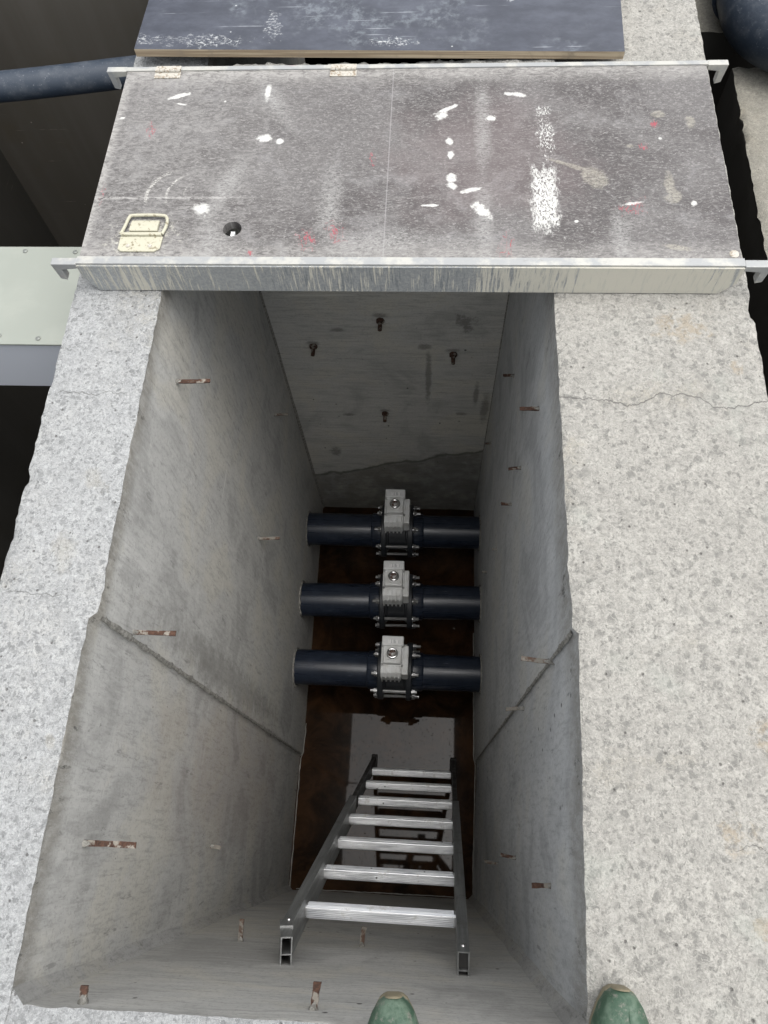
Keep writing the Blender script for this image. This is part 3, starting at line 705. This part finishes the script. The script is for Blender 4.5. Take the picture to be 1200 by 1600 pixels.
for (y, z, L, c) in ((1.342, -.697, .036, 0), (.953, -.255, .048, 0), (.969, -.601, .038, 0), (.964, -.846, .034, 0), (.345, -.263, .06, 1), (.325, -.758, .041, 1), (-.045, -.925, .045, 0), (-.079, -.33, .043, 0), (1.545, -1.51, .027, 0), (1.065, -1.801, .022, 1), (.997, -1.334, .019, 1), (-.075, -1.423, .05, 1)):
    tie(WALL_R, (.262, y, z), (-1, random.uniform(-.04, .04), 0), L, wd=.0095, th=.0035, mat=RUSTC if c else RUST)
for (x, z, L, c) in ((-.519, -.04, .024, 0), (-.163, -.09, .04, 0), (-.141, -.843, .045, 1), (-.443, -.81, .05, 1)):
    tie(WALL_N, (x, -.264, z), (0, 1, random.uniform(-.05, .05)), L, wd=.012, th=.006, mat=RUSTC if c else RUST)
for (x, z) in ((-.456, -1.068), (-.19, -.908), (.083, -1.112), (-.2, -1.56)):     # bolt stubs in the far wall
    b = MB(); b.cyl((x, 1.725, z), (x, 1.672, z - .004), .008, 8); b.cyl((x, 1.72, z), (x, 1.706, z), .016, 7)
    b.build('bolt_stub', RUST, WALL_F, smooth=40)

# ------------------------------------------------------------------ outer trenches
def slab(name, a, bb, mats, label, top=None, cat='wall', seed=0):
    b = MB(); (x0, y0, z0), (x1, y1, z1) = a, bb
    b.box(a, bb); o = b.build(name, mats); tag(o, label, cat, kind='thing'); return o
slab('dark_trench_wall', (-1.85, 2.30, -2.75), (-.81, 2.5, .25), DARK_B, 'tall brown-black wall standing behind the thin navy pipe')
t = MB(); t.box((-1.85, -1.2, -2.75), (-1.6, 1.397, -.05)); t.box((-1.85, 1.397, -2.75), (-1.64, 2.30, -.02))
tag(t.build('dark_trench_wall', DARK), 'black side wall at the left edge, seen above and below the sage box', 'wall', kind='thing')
WALL_RR = rough_wall('concrete_curb', lambda y: .874 + .008 * math.sin(y * 3), lin(1.7), -1.2, 2.14, -.25, -2.75, [TOP_D, DARK, DARK, DARK, DARK],
    'beige concrete curb across the dark gap, under the bulky navy bend', seed=3.9, amp=.006, step=.016)
WALL_RR['category'] = 'curb'
WALL_RB = rough_wall('concrete_curb', lin(.70), lin(1.7), 2.305, 3.2, -.25, -2.75, [TOP_D, DARK, DARK, DARK, DARK],
    'smooth grey concrete block with ragged lower edge, left of the bulky navy bend', seed=7.7, amp=.008, step=.02)
WALL_RB['category'] = 'curb'

# thin navy pipe from the left
b = MB(); P = [Vector((-2.3, 1.80, -.1)), Vector((-1.8, 1.826, -.1)), Vector((-1.23, 1.885, -.1)), Vector((-.874, 1.938, -.1)), Vector((-.78, 1.953, -.1))]
def spline(P, n=8):
    out = []
    for i in range(len(P) - 1):
        p0, p1, p2, p3 = P[max(i - 1, 0)], P[i], P[i + 1], P[min(i + 2, len(P) - 1)]
        for k in range(n):
            t = k / n
            out.append(.5 * ((2 * p1) + (p2 - p0) * t + (2 * p0 - 5 * p1 + 4 * p2 - p3) * t * t + (3 * p1 - p0 - 3 * p2 + p3) * t ** 3))
    return out + [P[-1]]
b.tube(spline(P), .039, 28)
tag(b.build('thin_pipe', NAVY_D, smooth=50), 'slim dusty navy pipe crossing the dark trench to the narrow wall, behind the hatch', 'pipe')

# fat bend at the top right
b = MB(); c0 = (.915, 2.095, -.145); pts = [Vector((.915, 3.2, -.14)), Vector((.915, 2.6, -.14))]
rb = .16
for k in range(13):
    a = math.pi / 2 * k / 12
    pts.append(Vector((.915 + rb - rb * math.cos(a), 2.095 + rb - rb * math.sin(a), -.14)))
pts += [Vector((1.4, 2.095, -.14)), Vector((2.2, 2.095, -.14))]
b.tube(pts, [.1] * len(pts), 36)
el = tag(b.build('pipe_bend', NAVY_D, smooth=50), 'bulky scuffed navy pipe bend lying on the beige curb, top right corner', 'pipe')
b = MB(); b.tube([(1.13, 2.095, -.14), (1.16, 2.095, -.14)], .112, 36); b.build('socket_rim', NAVY_D, el, smooth=50)
b = MB(); b.tube([(.915, 2.32, -.14), (.915, 2.36, -.14)], .111, 36); b.build('socket_rim', NAVY_D, el, smooth=50)

# sage box
bx = empty('cover_box', (-1.2, 1.2, -.364), 'flat sage green cover box with blue-grey front and bolt heads, spanning the dark trench', 'cover box')
off = -Vector(bx.location)
def at(p): return tuple(Vector(p) + off)
b = MB(); b.box(at((-1.6, 1.066, -.364)), at((-.806, 1.366, -.175))); b.build('box_body', BGREY, bx, bevel=.003)
b = MB(); b.box(at((-1.6, 1.062, -.175)), at((-.806, 1.370, -.169))); b.build('lid', SAGE, bx, bevel=.0015)
for p in ((-1.066, 1.354), (-.931, 1.351), (-.967, 1.079), (-1.068, 1.086), (-1.2, 1.354), (-1.3, 1.08), (-.84, 1.08)):
    b = MB(); M = Matrix.Translation(Vector((p[0], p[1], -.169)) + off); b.lathe([(0, .006), (.002, .006), (.0035, .003)], 12, M); b.build('bolt_head', BOLT, bx, smooth=40)

# ------------------------------------------------------------------ hatch
hx = empty('access_hatch', (-.07, 1.4, 0), 'worn grey plywood hatch with aluminium rails and paint splashes lying across the pit', 'hatch')
HO = -Vector(hx.location)
def hmb(): return MB()
def hbuild(b, name, mats, parent=None, **k):
    """parts keep world coordinates in the mesh; their parent offset is undone"""
    o = b.build(name, mats, parent or hx, **k)
    o.location = HO if (parent is None) else (0, 0, 0)
    return o
X0, X1, Y0, Y1, ZT = -.762, .628, 1.109, 1.690, .082
bm = bmesh.new()
def ringv(z):
    o = [bm.verts.new(p) for p in ((X0, Y0, z), (X1, Y0, z), (X1, Y1, z), (X0, Y1, z))]
    c = [bm.verts.new((-.438 + .0205 * math.cos(2 * math.pi * k / 32), 1.188 + .0205 * math.sin(2 * math.pi * k / 32), z)) for k in range(32)]
    return o, c
o1, c1 = ringv(ZT); o2, c2 = ringv(ZT - .02)
def cap(o, c):
    es = [bm.edges.new((o[i], o[(i + 1) % 4])) for i in range(4)] + [bm.edges.new((c[i], c[(i + 1) % 32])) for i in range(32)]
    bmesh.ops.triangle_fill(bm, use_beauty=True, edges=es)
cap(o1, c1); cap(o2, c2)
for a_, b_ in ((o1, o2), (c1, c2)):
    for i in range(len(a_)):
        bm.faces.new((a_[i], a_[(i + 1) % len(a_)], b_[(i + 1) % len(a_)], b_[i]))
bmesh.ops.recalc_face_normals(bm, faces=bm.faces)
me = bpy.data.meshes.new('plywood_panel'); bm.to_mesh(me); bm.free()
me.materials.append(PLY)
po = bpy.data.objects.new('plywood_panel', me); COL.objects.link(po); po.parent = hx; po.location = HO
# rails
b = MB(); b.box((-.765, 1.0895, .0795), (.632, 1.109, .0845)); b.build('top_flange', ALU_D, None)
fr_top = COL.objects['top_flange'] if 'top_flange' in COL.objects else None
b = MB()
b.prism([(-.765, .0795), (-.765, .045), (-.742, .004), (.604, .004), (.632, .035), (.632, .0795)], 'y', 1.086, 1.0895)
rail = hbuild(b, 'front_rail', ALU_W)
fr_top.parent = rail
b = MB(); b.box((-.765, 1.690, .079), (.632, 1.700, .0848)); b.box((-.765, 1.700, .003), (.632, 1.703, .0848)); b.box((-.6, 1.703, .003), (.25, 1.722, .02)); brail = hbuild(b, 'back_rail', ALU_D)  # low filler box added out of sight to block the sky gap behind
b = MB(); b.box((-.74, 1.113, .003), (-.735, 1.688, .0615)); hbuild(b, 'side_frame', ALU_D)
b = MB(); b.box((.60, 1.113, .003), (.605, 1.688, .0615)); hbuild(b, 'side_frame', ALU_D)
for (x0, x1, ya, yb) in ((-.815, -.7655, 1.690, 1.707), (-.821, -.7655, 1.0875, 1.106), (.6325, .680, 1.690, 1.707), (.6325, .686, 1.0875, 1.106)):
    b = MB(); sg = -1 if x0 < 0 else 1
    tipx = x0 if sg < 0 else x1; rootx = x1 if sg < 0 else x0
    poly = [(rootx, .0835), (tipx, .0835), (tipx + sg * -.004, .038), (tipx - sg * .018, .034), (tipx - sg * .018, .066), (rootx, .070)]
    b.prism(poly, 'y', ya, yb); hbuild(b, 'hook', ALU_D, bevel=.0015)
# hinges
for x in (-.659, -.228):
    b = MB(); b.box((x - .032, 1.664, .0825), (x + .032, 1.684, .0845)); b.box((x - .031, 1.688, .0852), (x + .031, 1.703, .0866))
    for k in range(5): b.cyl((x - .031 + .0126 * k, 1.686, .0865), (x - .031 + .0126 * k + .0112, 1.686, .0865), .0042, 10)
    hg = hbuild(b, 'hinge', HINGE, smooth=40)
    for dx in (-.02, 0, .02):
        b = MB(); b.lathe([(0, .0034), (.0016, .0026)], 10, Matrix.Translation((x + dx, 1.672, .0845))); b.build('screw', HINGE, hg, smooth=40)
# folding handle
hd_x = -.632
b = MB()
prof = [(-.042, .0085), (-.05, .002), (.05, .002)]
b.prism([(hd_x - .048, 1.128), (hd_x - .04, 1.122), (hd_x + .032, 1.122), (hd_x + .044, 1.13), (hd_x + .046, 1.163), (hd_x - .048, 1.163)], 'z', .0822, .0862)
b.prism([(1.163, .0823), (1.163, .0905), (1.167, .0925), (1.171, .0905), (1.1735, .0823)], 'x', hd_x - .047, hd_x + .043)
hd = hbuild(b, 'handle', HARD, smooth=35, bevel=.0012)
b = MB(); b.prism([(1.176, .0823), (1.176, .089), (1.181, .091), (1.196, .0895), (1.208, .0862), (1.21, .0823)], 'x', hd_x - .03, hd_x + .032); b.build('grip', HARD, hd, smooth=35, bevel=.001)
b = MB(); b.tube(spline([Vector(p) for p in ((hd_x - .047, 1.167, .088), (hd_x - .041, 1.19, .0885), (hd_x - .036, 1.214, .089), (hd_x - .024, 1.219, .0895), (hd_x + .034, 1.219, .0895), (hd_x + .048, 1.212, .089), (hd_x + .05, 1.19, .0885), (hd_x + .044, 1.167, .088))], 5), .0036, 8); b.build('bail', HARD, hd, smooth=50)
for dx in (-.026, .022):
    b = MB(); b.lathe([(0, .0048), (.002, .0042), (.003, .001)], 12, Matrix.Translation((hd_x + dx, 1.136, .0862))); b.build('rivet', HINGE, hd, smooth=40)
b = MB(); b.box((-.443, 1.165, .045), (-.434, 1.19, .072)); b.cyl((-.4385, 1.178, -.0), (-.4385, 1.178, .047), .004, 8); b.box((-.47, 1.16, .0), (-.41, 1.2, .004)); hbuild(b, 'latch', PLATE)
b = MB(); b.lathe([(0, .010), (.0015, .0095), (.0025, .006)], 16, Matrix.Translation((.614, 1.122, ZT))); hbuild(b, 'screw', HINGE, smooth=40)

# ------------------------------------------------------------------ black board behind the hatch
ang = math.atan2(-.033, 1.236)
M = Matrix.Translation((-.16, 1.80, 0)) @ Matrix.Rotation(ang, 4, 'Z')
b = MB()
vs = [(-.62, 0, .032), (.615, 0, .032), (.615, 1.3, .032), (-.62, 1.3, .032), (-.62, 0, .052), (.615, 0, .052), (.615, 1.3, .052), (-.62, 1.3, .052)]
b.add([M @ Vector(v) for v in vs], [(4, 5, 6, 7), (0, 3, 2, 1)], 0)
b.add([M @ Vector(v) for v in vs], [(0, 1, 5, 4), (1, 2, 6, 5), (2, 3, 7, 6), (3, 0, 4, 7)], 1)
bd = b.build('plywood_board', [BOARD, PEDGE], fix=False)
tag(bd, 'black film-faced plywood board with raw wooden edge and white paint scuffs, behind the hatch', 'board')
for x, y in ((-.70, 1.9), (.40, 1.87), (-.7, 2.9), (.4, 2.9)):
    b = MB(); b.box((x - .03, y - .025, .0), (x + .03, y + .025, .033)); tag(b.build('wooden_block', PEDGE), 'small wooden block under the black plywood board', 'block', 'blocks under the board')

# ------------------------------------------------------------------ valve pipelines
AX = Matrix.Rotation(R(90), 4, 'Y')        # local z -> world x
RP, RC, RF, RBC = .0815, .088, .1325, .116
def pipeline(loc, label, group):
    t = empty('valve_pipeline', loc, label, 'pipeline', group)
    for s in (-1, 1):
        L = .56 if s < 0 else .47
        b = MB(); pr = [(.125, RP), (L, RP)]; b.lathe(pr, 48, AX @ Matrix.Scale(s, 4, (0, 0, 1))); b.build('pipe', NAVY, t, smooth=40)
        b = MB(); b.lathe([(.078, RC + .004), (.082, RC), (.122, RC), (.127, RC - .003), (.1305, RP)], 48, AX @ Matrix.Scale(s, 4, (0, 0, 1))); b.build('stub_collar', NAVY, t, smooth=40)
        b = MB(); b.lathe([(.052, RF - .003), (.055, RF), (.074, RF), (.078, RF - .004)], 48, AX @ Matrix.Scale(s, 4, (0, 0, 1))); b.build('flange', FLANGE, t, smooth=40)
    b = MB(); b.lathe([(-.0515, .1), (-.044, .1), (-.04, .094), (.04, .094), (.044, .1), (.0515, .1)], 40, AX)
    b.cyl((0, 0, .085), (0, 0, .165), .02, 20); b.box((-.035, -.035, .163), (.035, .035, .173)); b.cyl((0, 0, -.13), (0, 0, -.085), .018, 16)
    b.build('valve_body', FLANGE, t, smooth=40)
    for k in range(8):
        a = R(22.5 + 45 * k); y, z = RBC * math.cos(a), RBC * math.sin(a)
        o1 = random.uniform(-.006, .006)
        b = MB(); b.cyl((-.104 + o1, y, z), (.108 + o1, y, z), .0075, 10)
        for s in (-1, 1):
            b.cyl((s * .0785, y, z), (s * .0805, y, z), .015, 14); b.cyl((s * .0805, y, z), (s * .093, y, z), .0125, 6)
        b.build('bolt', ZINC, t, smooth=35)
    # actuator
    b = MB()
    b.prism([(.058, .175), (.058, .262), (-.052, .262), (-.078, .252), (-.09, .232), (-.09, .175)], 'x', -.056, .034)
    ac = b.build('actuator', ACT, t, smooth=25, bevel=.004)
    b = MB()
    for k in range(5):
        x = -.05 + k * .0185
        b.prism([(-.05, .264), (-.079, .2585), (-.0965, .234), (-.0965, .172), (-.086, .172), (-.05, .25)], 'x', x - .003, x + .003)
    b.build('cooling_fin', ACT, ac, bevel=.001)
    b = MB(); b.box((-.046, -.045, .262), (.034, .046, .292)); b.build('cover', ACT, ac, bevel=.005)
    b = MB(); b.box((-.054, -.05, .258), (.042, .05, .266)); b.build('cover_flange', ACT, ac, bevel=.002)
    b = MB(); b.box((-.053, .030, .266), (.041, .074, .302)); b.build('rear_housing', ACT, ac, bevel=.005)
    b = MB(); b.box((.0345, -.085, .178), (.064, .045, .262)); b.build('side_housing', ACT, ac, bevel=.006)
    b = MB(); b.box((-.026, .040, .3022), (.022, .056, .3032)); b.build('nameplate', PLATE, ac)
    D = Matrix.Translation((-.006, -.004, 0))
    b = MB(); b.lathe([(.2915, .0305), (.297, .0295), (.298, .027)], 28, D); b.build('dial_bezel', ACT, ac, smooth=30)
    b = MB(); pr = [(.2975, .0255), (.3045, .024), (.307, .020), (.306, .0165), (.3045, .0155)]; b.lathe(pr, 28, D); b.build('dial_ring', CHROME, ac, smooth=60)
    b = MB(); b.lathe([(.3046, .0152), (.309, .012), (.3105, .006), (.311, .001)], 24, D); b.build('dial_window', DIAL, ac, smooth=60)
    for x, y in ((-.05, -.046), (.038, -.046), (-.05, .046), (.038, .046)):
        b = MB(); b.lathe([(.266, .005), (.271, .005), (.273, .003)], 10, Matrix.Translation((x, y, 0))); b.build('cap_screw', ZINC, ac, smooth=40)
    return t
G = 'three valve pipelines across the pit bottom'
pipeline((-.150, 1.404, -2.19), 'navy pipe with grey valve actuator, farthest of the three, nearest the far end wall', G).rotation_euler = (R(-4), 0, 0)
pipeline((-.142, 1.036, -2.19), 'navy pipe with grey valve actuator, the middle one of three', G).rotation_euler = (R(-6.2), 0, R(.5))
pipeline((-.134, .700, -2.19), 'navy pipe with grey valve actuator, closest of the three to the ladder', G).rotation_euler = (R(-3.6), 0, R(-.4))
# grout rings where the pipes enter the walls
for y in (1.404, 1.036, .700):
    for x, s, W in ((-.604, 1, WALL_L), (.261, -1, WALL_R)):
        b = MB(); n = 40; pts = [Vector((x + s * .001, y + .087 * math.cos(2 * math.pi * k / n), -2.19 + .087 * math.sin(2 * math.pi * k / n))) for k in range(n + 1)]
        b.tube(pts, [.005 * (1 + .8 * max(0, fr((p.y * 30, p.z * 30, s), 3))) for p in pts], 7, caps=False, jit=.2); b.build('grout_ring', MORTAR, W, smooth=60)

# ------------------------------------------------------------------ ladder
lt = empty('ladder', (-.044, .328, -2.62), 'aluminium ladder with bright rungs and darker open-ended stiles, leaning on the near end wall', 'ladder')
r1 = Vector((-.0935, -.183, -.759)); r7 = Vector((-.049, .264, -2.385))
eu = (r1 - r7).normalized(); ex = Vector((1, 0, 0)); ex = (ex - eu * ex.dot(eu)).normalized(); en = ex.cross(eu) * -1
if en.y < 0: en = -en
sp_ = (r1 - r7).length / 6
LM = Matrix((ex, en, eu)).transposed().to_4x4()
lt.matrix_world = Matrix.Translation(r7) @ LM          # local x across, y towards the viewer, z up along the ladder
HWD = .1835; TOPZ = 6 * sp_ + .265; SPL = 2 * sp_ + .09; BOT = -.245
for k in range(-0, 7):
    z = k * sp_; b = MB(); r = .0155
    oc = [(-r, -r * .6), (-r * .6, -r), (r * .6, -r), (r, -r * .6), (r, r * .7), (r * .7, r), (-r * .7, r), (-r, r * .7)]
    b.prism([(p[0], p[1] + z) for p in oc], 'x', -HWD, HWD)
    for q in range(7):                                # grip ribs along the tread faces
        t = -.012 + q * .004
        b.box((-HWD + .004, r, z + t * .85 - .0008), (HWD - .004, r + .0012, z + t * .85 + .0008))
        b.box((-HWD + .004, t - .0007, z + r), (HWD - .004, t + .0007, z + r + .001))
    b.build('rung', RUNG, lt, bevel=.0006, seg=1)
def stile(sx):
    b = MB()
    x0 = sx * HWD; xo = sx * (HWD + .025)
    lo, hi = min(x0, xo), max(x0, xo)
    zt = TOPZ if sx > 0 else TOPZ - .075
    def shell(z0, z1, M=None, ya=-.037, yb=.037, th=.0028, sh=0.0):
        b.box((lo + sh, ya, z0), (lo + th + sh, yb, z1), 0, M); b.box((hi - th + sh, ya, z0), (hi + sh, yb, z1), 0, M)
        b.box((lo + th + sh, ya, z0), (hi - th + sh, ya + th, z1), 0, M); b.box((lo + th + sh, yb - th, z0), (hi - th + sh, yb, z1), 0, M)
        b.box((lo + th + sh, -.0014, z0), (hi - th + sh, .0014, z1), 0, M)
    shell(SPL, zt)
    if sx < 0:       # crumpled end, knocked inwards
        piv = Vector((lo, 0, zt)); M = Matrix.Translation(piv) @ Matrix.Rotation(R(13), 4, 'Y') @ Matrix.Rotation(R(-6), 4, 'X') @ Matrix.Translation(-piv)
        shell(zt - .004, zt + .085, M, -.034, .034)
        b.box((lo - .001, .030, zt - .03), (hi + .003, .0385, zt + .02), 0, M)
    o = b.build('stile', STILE, lt)
    b = MB(); b.box((lo + .003, -.0335, zt - .05), (hi - .003, -.002, zt - (.02 if sx > 0 else .03))); b.box((lo + .003, .002, zt - .05), (hi - .003, .0335, zt - (.006 if sx > 0 else .03))); b.build('end_shade_block', RUBBER_SHADE, o)  # black blocks put inside the open ends to stand for their shade
    b = MB(); b.lathe([(0, .006), (.003, .005)], 10, Matrix.Translation((sx * (HWD + .012), .037, zt - .03)) @ Matrix.Rotation(R(-90), 4, 'X')); b.build('rivet', ZINC, o, smooth=40)
    b = MB(); b.box((lo + .004, -.030, BOT), (hi - .004, .030, SPL - .001)); lo_ = b.build('stile', STILE_D, lt, bevel=.002)
    lo_['label'] = 'lower stile with the dark pit reflection put into its colour'
    b = MB(); b.box((lo - .002, -.034, BOT - .02), (hi + .002, .034, BOT + .03)); b.build('foot', RUBBER_SHADE, lt, bevel=.004)
stile(-1); stile(1)

# ------------------------------------------------------------------ the person on the near wall, holding the camera phone
pr_ = empty('person', (.12, -.45, 0), 'person in green shoes with tan toe caps standing at the near end of the pit', 'person')
PO = -Vector(pr_.location)
m = NT('work_clothes', .9); a = m.noise(m.obj, 200, 3, .6); z = m.sep(m.obj)[2]
col = m.mix(m.mr(z, .98, .985, 0, 1), m.mix(a, (.02, .024, .032), (.04, .045, .055)), m.mix(a, (.06, .07, .08), (.1, .11, .12)))
skin = m.math('MAXIMUM', m.mr(z, 1.46, 1.465), 0); col = m.mix(skin, col, (.45, .27, .19)); m.set(Base_Color=col); CLOTH = m.m
m = NT('skin', .55); a = m.noise(m.obj, 40, 3, .6); m.set(Base_Color=m.mix(a, (.42, .25, .17), (.5, .3, .21))); SKIN = m.m
m = NT('dark_hair', .6); a = m.noise(m.map(m.obj, sc=(200, 200, 10)), 1, 3, .6); m.set(Base_Color=m.mix(a, (.02, .014, .01), (.05, .035, .025))); HAIR = m.m
m = NT('green_canvas', .7); a = m.noise(m.obj, 260, 3, .6); b_ = m.noise(m.obj, 38, 4, .6, .5)
col = m.mix(m.mr(b_, .42, .62), (.035, .075, .046), (.085, .13, .092)); col = m.mix(m.mr(a, .5, .75, 0, .4), col, (.03, .06, .04)); mud = m.noise(m.obj, 55, 5, .75); col = m.mix(m.mr(mud, .54, .66, 0, .7), col, (.17, .165, .14)); m.set(Base_Color=col, Roughness=.6); m.bump(m.math('ADD', a, m.math('MULTIPLY', b_, 2)), .002, .5); GREEN = m.m
m = NT('tan_rubber', .7); a = m.noise(m.obj, 90, 3, .6); m.set(Base_Color=m.mix(a, (.15, .125, .08), (.24, .21, .14))); TAN = m.m
def skinmesh(name, verts, edges, mat, parent, root=0, sub=2):
    me = bpy.data.meshes.new(name); me.from_pydata([tuple(Vector(v[0])) for v in verts], edges, []); me.materials.append(mat)
    o = bpy.data.objects.new(name, me); COL.objects.link(o); o.parent = parent; o.location = PO
    sk = o.modifiers.new('skin', 'SKIN'); sk.use_smooth_shade = True
    if not me.skin_vertices: me.attributes.new  # layer is made by the modifier below
    bm = bmesh.new(); bm.from_mesh(me); ly = bm.verts.layers.skin.verify()
    for i, v in enumerate(bm.verts):
        r = verts[i][1]; v[ly].radius = (r, r) if not isinstance(r, tuple) else r; v[ly].use_root = (i == root)
    bm.to_mesh(me); bm.free()
    sb = o.modifiers.new('sub', 'SUBSURF'); sb.levels = sub; sb.render_levels = sub
    return o
V = [((.12, -.46, .92), (.15, .11)), ((.118, -.45, 1.08), (.135, .10)), ((.113, -.43, 1.25), (.15, .105)), ((.108, -.405, 1.38), (.12, .08)), ((.103, -.375, 1.46), (.055, .055)), ((.10, -.34, 1.53), (.075, .085)), ((.095, -.32, 1.61), (.08, .095)), ((.09, -.31, 1.68), (.06, .07)),
     ((.03, -.455, .86), (.085, .09)), ((-.01, -.43, .5), (.062, .065)), ((-.04, -.44, .12), (.045, .05)),
     ((.21, -.455, .86), (.085, .09)), ((.25, -.425, .5), (.062, .065)), ((.276, -.42, .12), (.045, .05)),
     ((-.07, -.41, 1.385), .058), ((-.13, -.33, 1.14), .046), ((-.075, -.125, 1.24), .032), 
     ((.285, -.40, 1.385), .058), ((.27, -.32, 1.14), .046), ((.105, -.125, 1.23), .032)]
E_ = [(0, 1), (1, 2), (2, 3), (3, 4), (4, 5), (5, 6), (6, 7), (0, 8), (8, 9), (9, 10), (0, 11), (11, 12), (12, 13), (3, 14), (14, 15), (15, 16), (3, 17), (17, 18), (18, 19)]
body = skinmesh('body', V, E_, CLOTH, pr_)
b = MB()
for k in range(9):
    for j in range(16): pass
b.lathe([(1.585, .098), (1.63, .105), (1.68, .095), (1.72, .07), (1.745, .03)], 24, Matrix.Translation((.092, -.345, 0))); h_ = b.build('hair', HAIR, pr_, smooth=60); h_.location = PO
# phone sized camera body and hands behind the lens
fwd = ROT.col[2]; dn = ROT.col[1]; rt = ROT.col[0]
PM = Matrix((rt, dn, fwd)).transposed().to_4x4(); PM.translation = Vector((0, 0, H)) - fwd * .03
m = NT('black_phone', .25); a = m.noise(m.obj, 5, 2, .5); m.set(Base_Color=m.mix(a, (.012, .012, .014), (.02, .02, .022))); 
b = MB(); b.box((-.03, -.025, -.004), (.047, .13, .004), 0, PM)
ph = b.build('phone', m.m, bevel=.003); tag(ph, 'black phone held in both hands above the pit', 'phone')
for s, wx in ((-1, V[16][0]), (1, V[19][0])):
    wr = Vector(wx); palm = PM @ Vector((-.045 if s < 0 else .062, .105, -.012))
    hv = [(wr, .027), (wr.lerp(palm, .55), .03), (palm, .03)]; he = [(0, 1), (1, 2)]
    for k in range(4):
        f0 = PM @ Vector(((-.038 if s < 0 else .055), .075 + .016 * k, -.012)); f1 = PM @ Vector(((-.034 if s < 0 else .051), .066 + .019 * k, .008)); f2 = PM @ Vector(((-.022 if s < 0 else .039), .064 + .019 * k, .013)); f3 = PM @ Vector(((-.01 + .002 * k if s < 0 else .027), .063 + .019 * k, .013))
        i0 = len(hv); hv += [(f0, .009), (f1, .0088), (f2, .0082), (f3, .0072)]; he += [(2, i0), (i0, i0 + 1), (i0 + 1, i0 + 2), (i0 + 2, i0 + 3)]
    i0 = len(hv); hv += [(PM @ Vector(((-.04 if s < 0 else .057), .09, -.02)), .011), (PM @ Vector(((-.02 if s < 0 else .037), .07, -.017)), .0095), (PM @ Vector(((-.002 if s < 0 else .02), .058, -.0145)), .008)]; he += [(1, i0), (i0, i0 + 1), (i0 + 1, i0 + 2)]
    skinmesh('hand', hv, he, SKIN, pr_, 0, 2)
# shoes
def shoe(toe, heading, side):
    toe = Vector(toe); L = .285
    M = Matrix.Translation((toe.x, toe.y, 0)) @ Matrix.Rotation(heading, 4, 'Z')
    prof = [(0.0, .013, .046), (-.006, .0215, .051), (-.02, .031, .058), (-.045, .041, .064), (-.08, .047, .073), (-.12, .044, .088), (-.16, .038, .103), (-.2, .036, .108), (-.24, .036, .104), (-.272, .031, .097), (-.285, .020, .09)]
    b = MB(); n = 20; vs = []; fs = []
    for (y, w_, h_) in prof:
        for k in range(n):
            a = math.pi * k / (n - 1); cc = math.cos(a)
            vs.append(M @ Vector((math.copysign(abs(cc) ** .75, cc) * w_, y, .022 + (h_ - .022) * math.sin(a) ** .75)))
    for i in range(len(prof) - 1):
        for k in range(n - 1): fs.append((i * n + k, i * n + k + 1, (i + 1) * n + k + 1, (i + 1) * n + k))
    fs.append(tuple(range(n))); fs.append(tuple((len(prof) - 1) * n + k for k in reversed(range(n))))
    b.add(vs, fs); o = b.build('shoe', GREEN, pr_, smooth=60); o.location = PO
    out = [(w_ - .0012, y + (.002 if i < 2 else 0)) for i, (y, w_, h_) in enumerate(prof)]
    poly = [(x, y) for x, y in out] + [(-x, y) for x, y in reversed(out)]
    b = MB(); b.prism(poly, 'z', .002, .026, 0, M); b.build('sole', TAN, o, smooth=30, bevel=.004)
    b = MB(); vs = []; fs = []                          # toe bumper
    cp = prof[:3]
    for (y, w_, h_) in ((.0025, .006, .040), (.002, .0095, .0445), (.0008, .0115, .046), (-.0004, .0125, .0468)):
        for k in range(n):
            a = math.pi * k / (n - 1); cc = math.cos(a)
            vs.append(M @ Vector((math.copysign(abs(cc) ** .75, cc) * (w_ + .001), y, .022 + (h_ - .0205) * math.sin(a) ** .75)))
    for i in range(3):
        for k in range(n - 1): fs.append((i * n + k, i * n + k + 1, (i + 1) * n + k + 1, (i + 1) * n + k))
    fs.append(tuple(range(n)))
    b.add(vs, fs); b.build('toe_cap', TAN, o, smooth=60)
    # lace panel ridge
    b = MB(); P = [M @ Vector((s_, y, z_)) for s_, y, z_ in ((-.02, -.125, .088), (-.017, -.09, .079), (0, -.078, .0765), (.017, -.09, .079), (.02, -.125, .088))]
    b.tube(spline(P, 5), .0022, 6); b.build('seam', GREEN, o, smooth=60)
    b = MB(); P = []
    for (y, w_, h_) in prof[:5]: P.append(M @ Vector((.15 * w_, y - .004, h_ + .0005)))
    b.tube(spline(P, 6), .0013, 6, jit=.3); b.build('seam', GREEN, o, smooth=60)
    for k in range(4):
        y = -.1 - .018 * k; zz = .084 + .006 * k
        b = MB(); b.tube([M @ Vector((-.02, y, zz - .004)), M @ Vector((0, y - .004, zz + .003)), M @ Vector((.02, y, zz - .004))], .0024, 6); b.build('lace', GREEN, o, smooth=60)
    return o
shoe((-.034, -.217, 0), R(2), -1)
shoe((.294, -.191, .0), R(-3), 1)
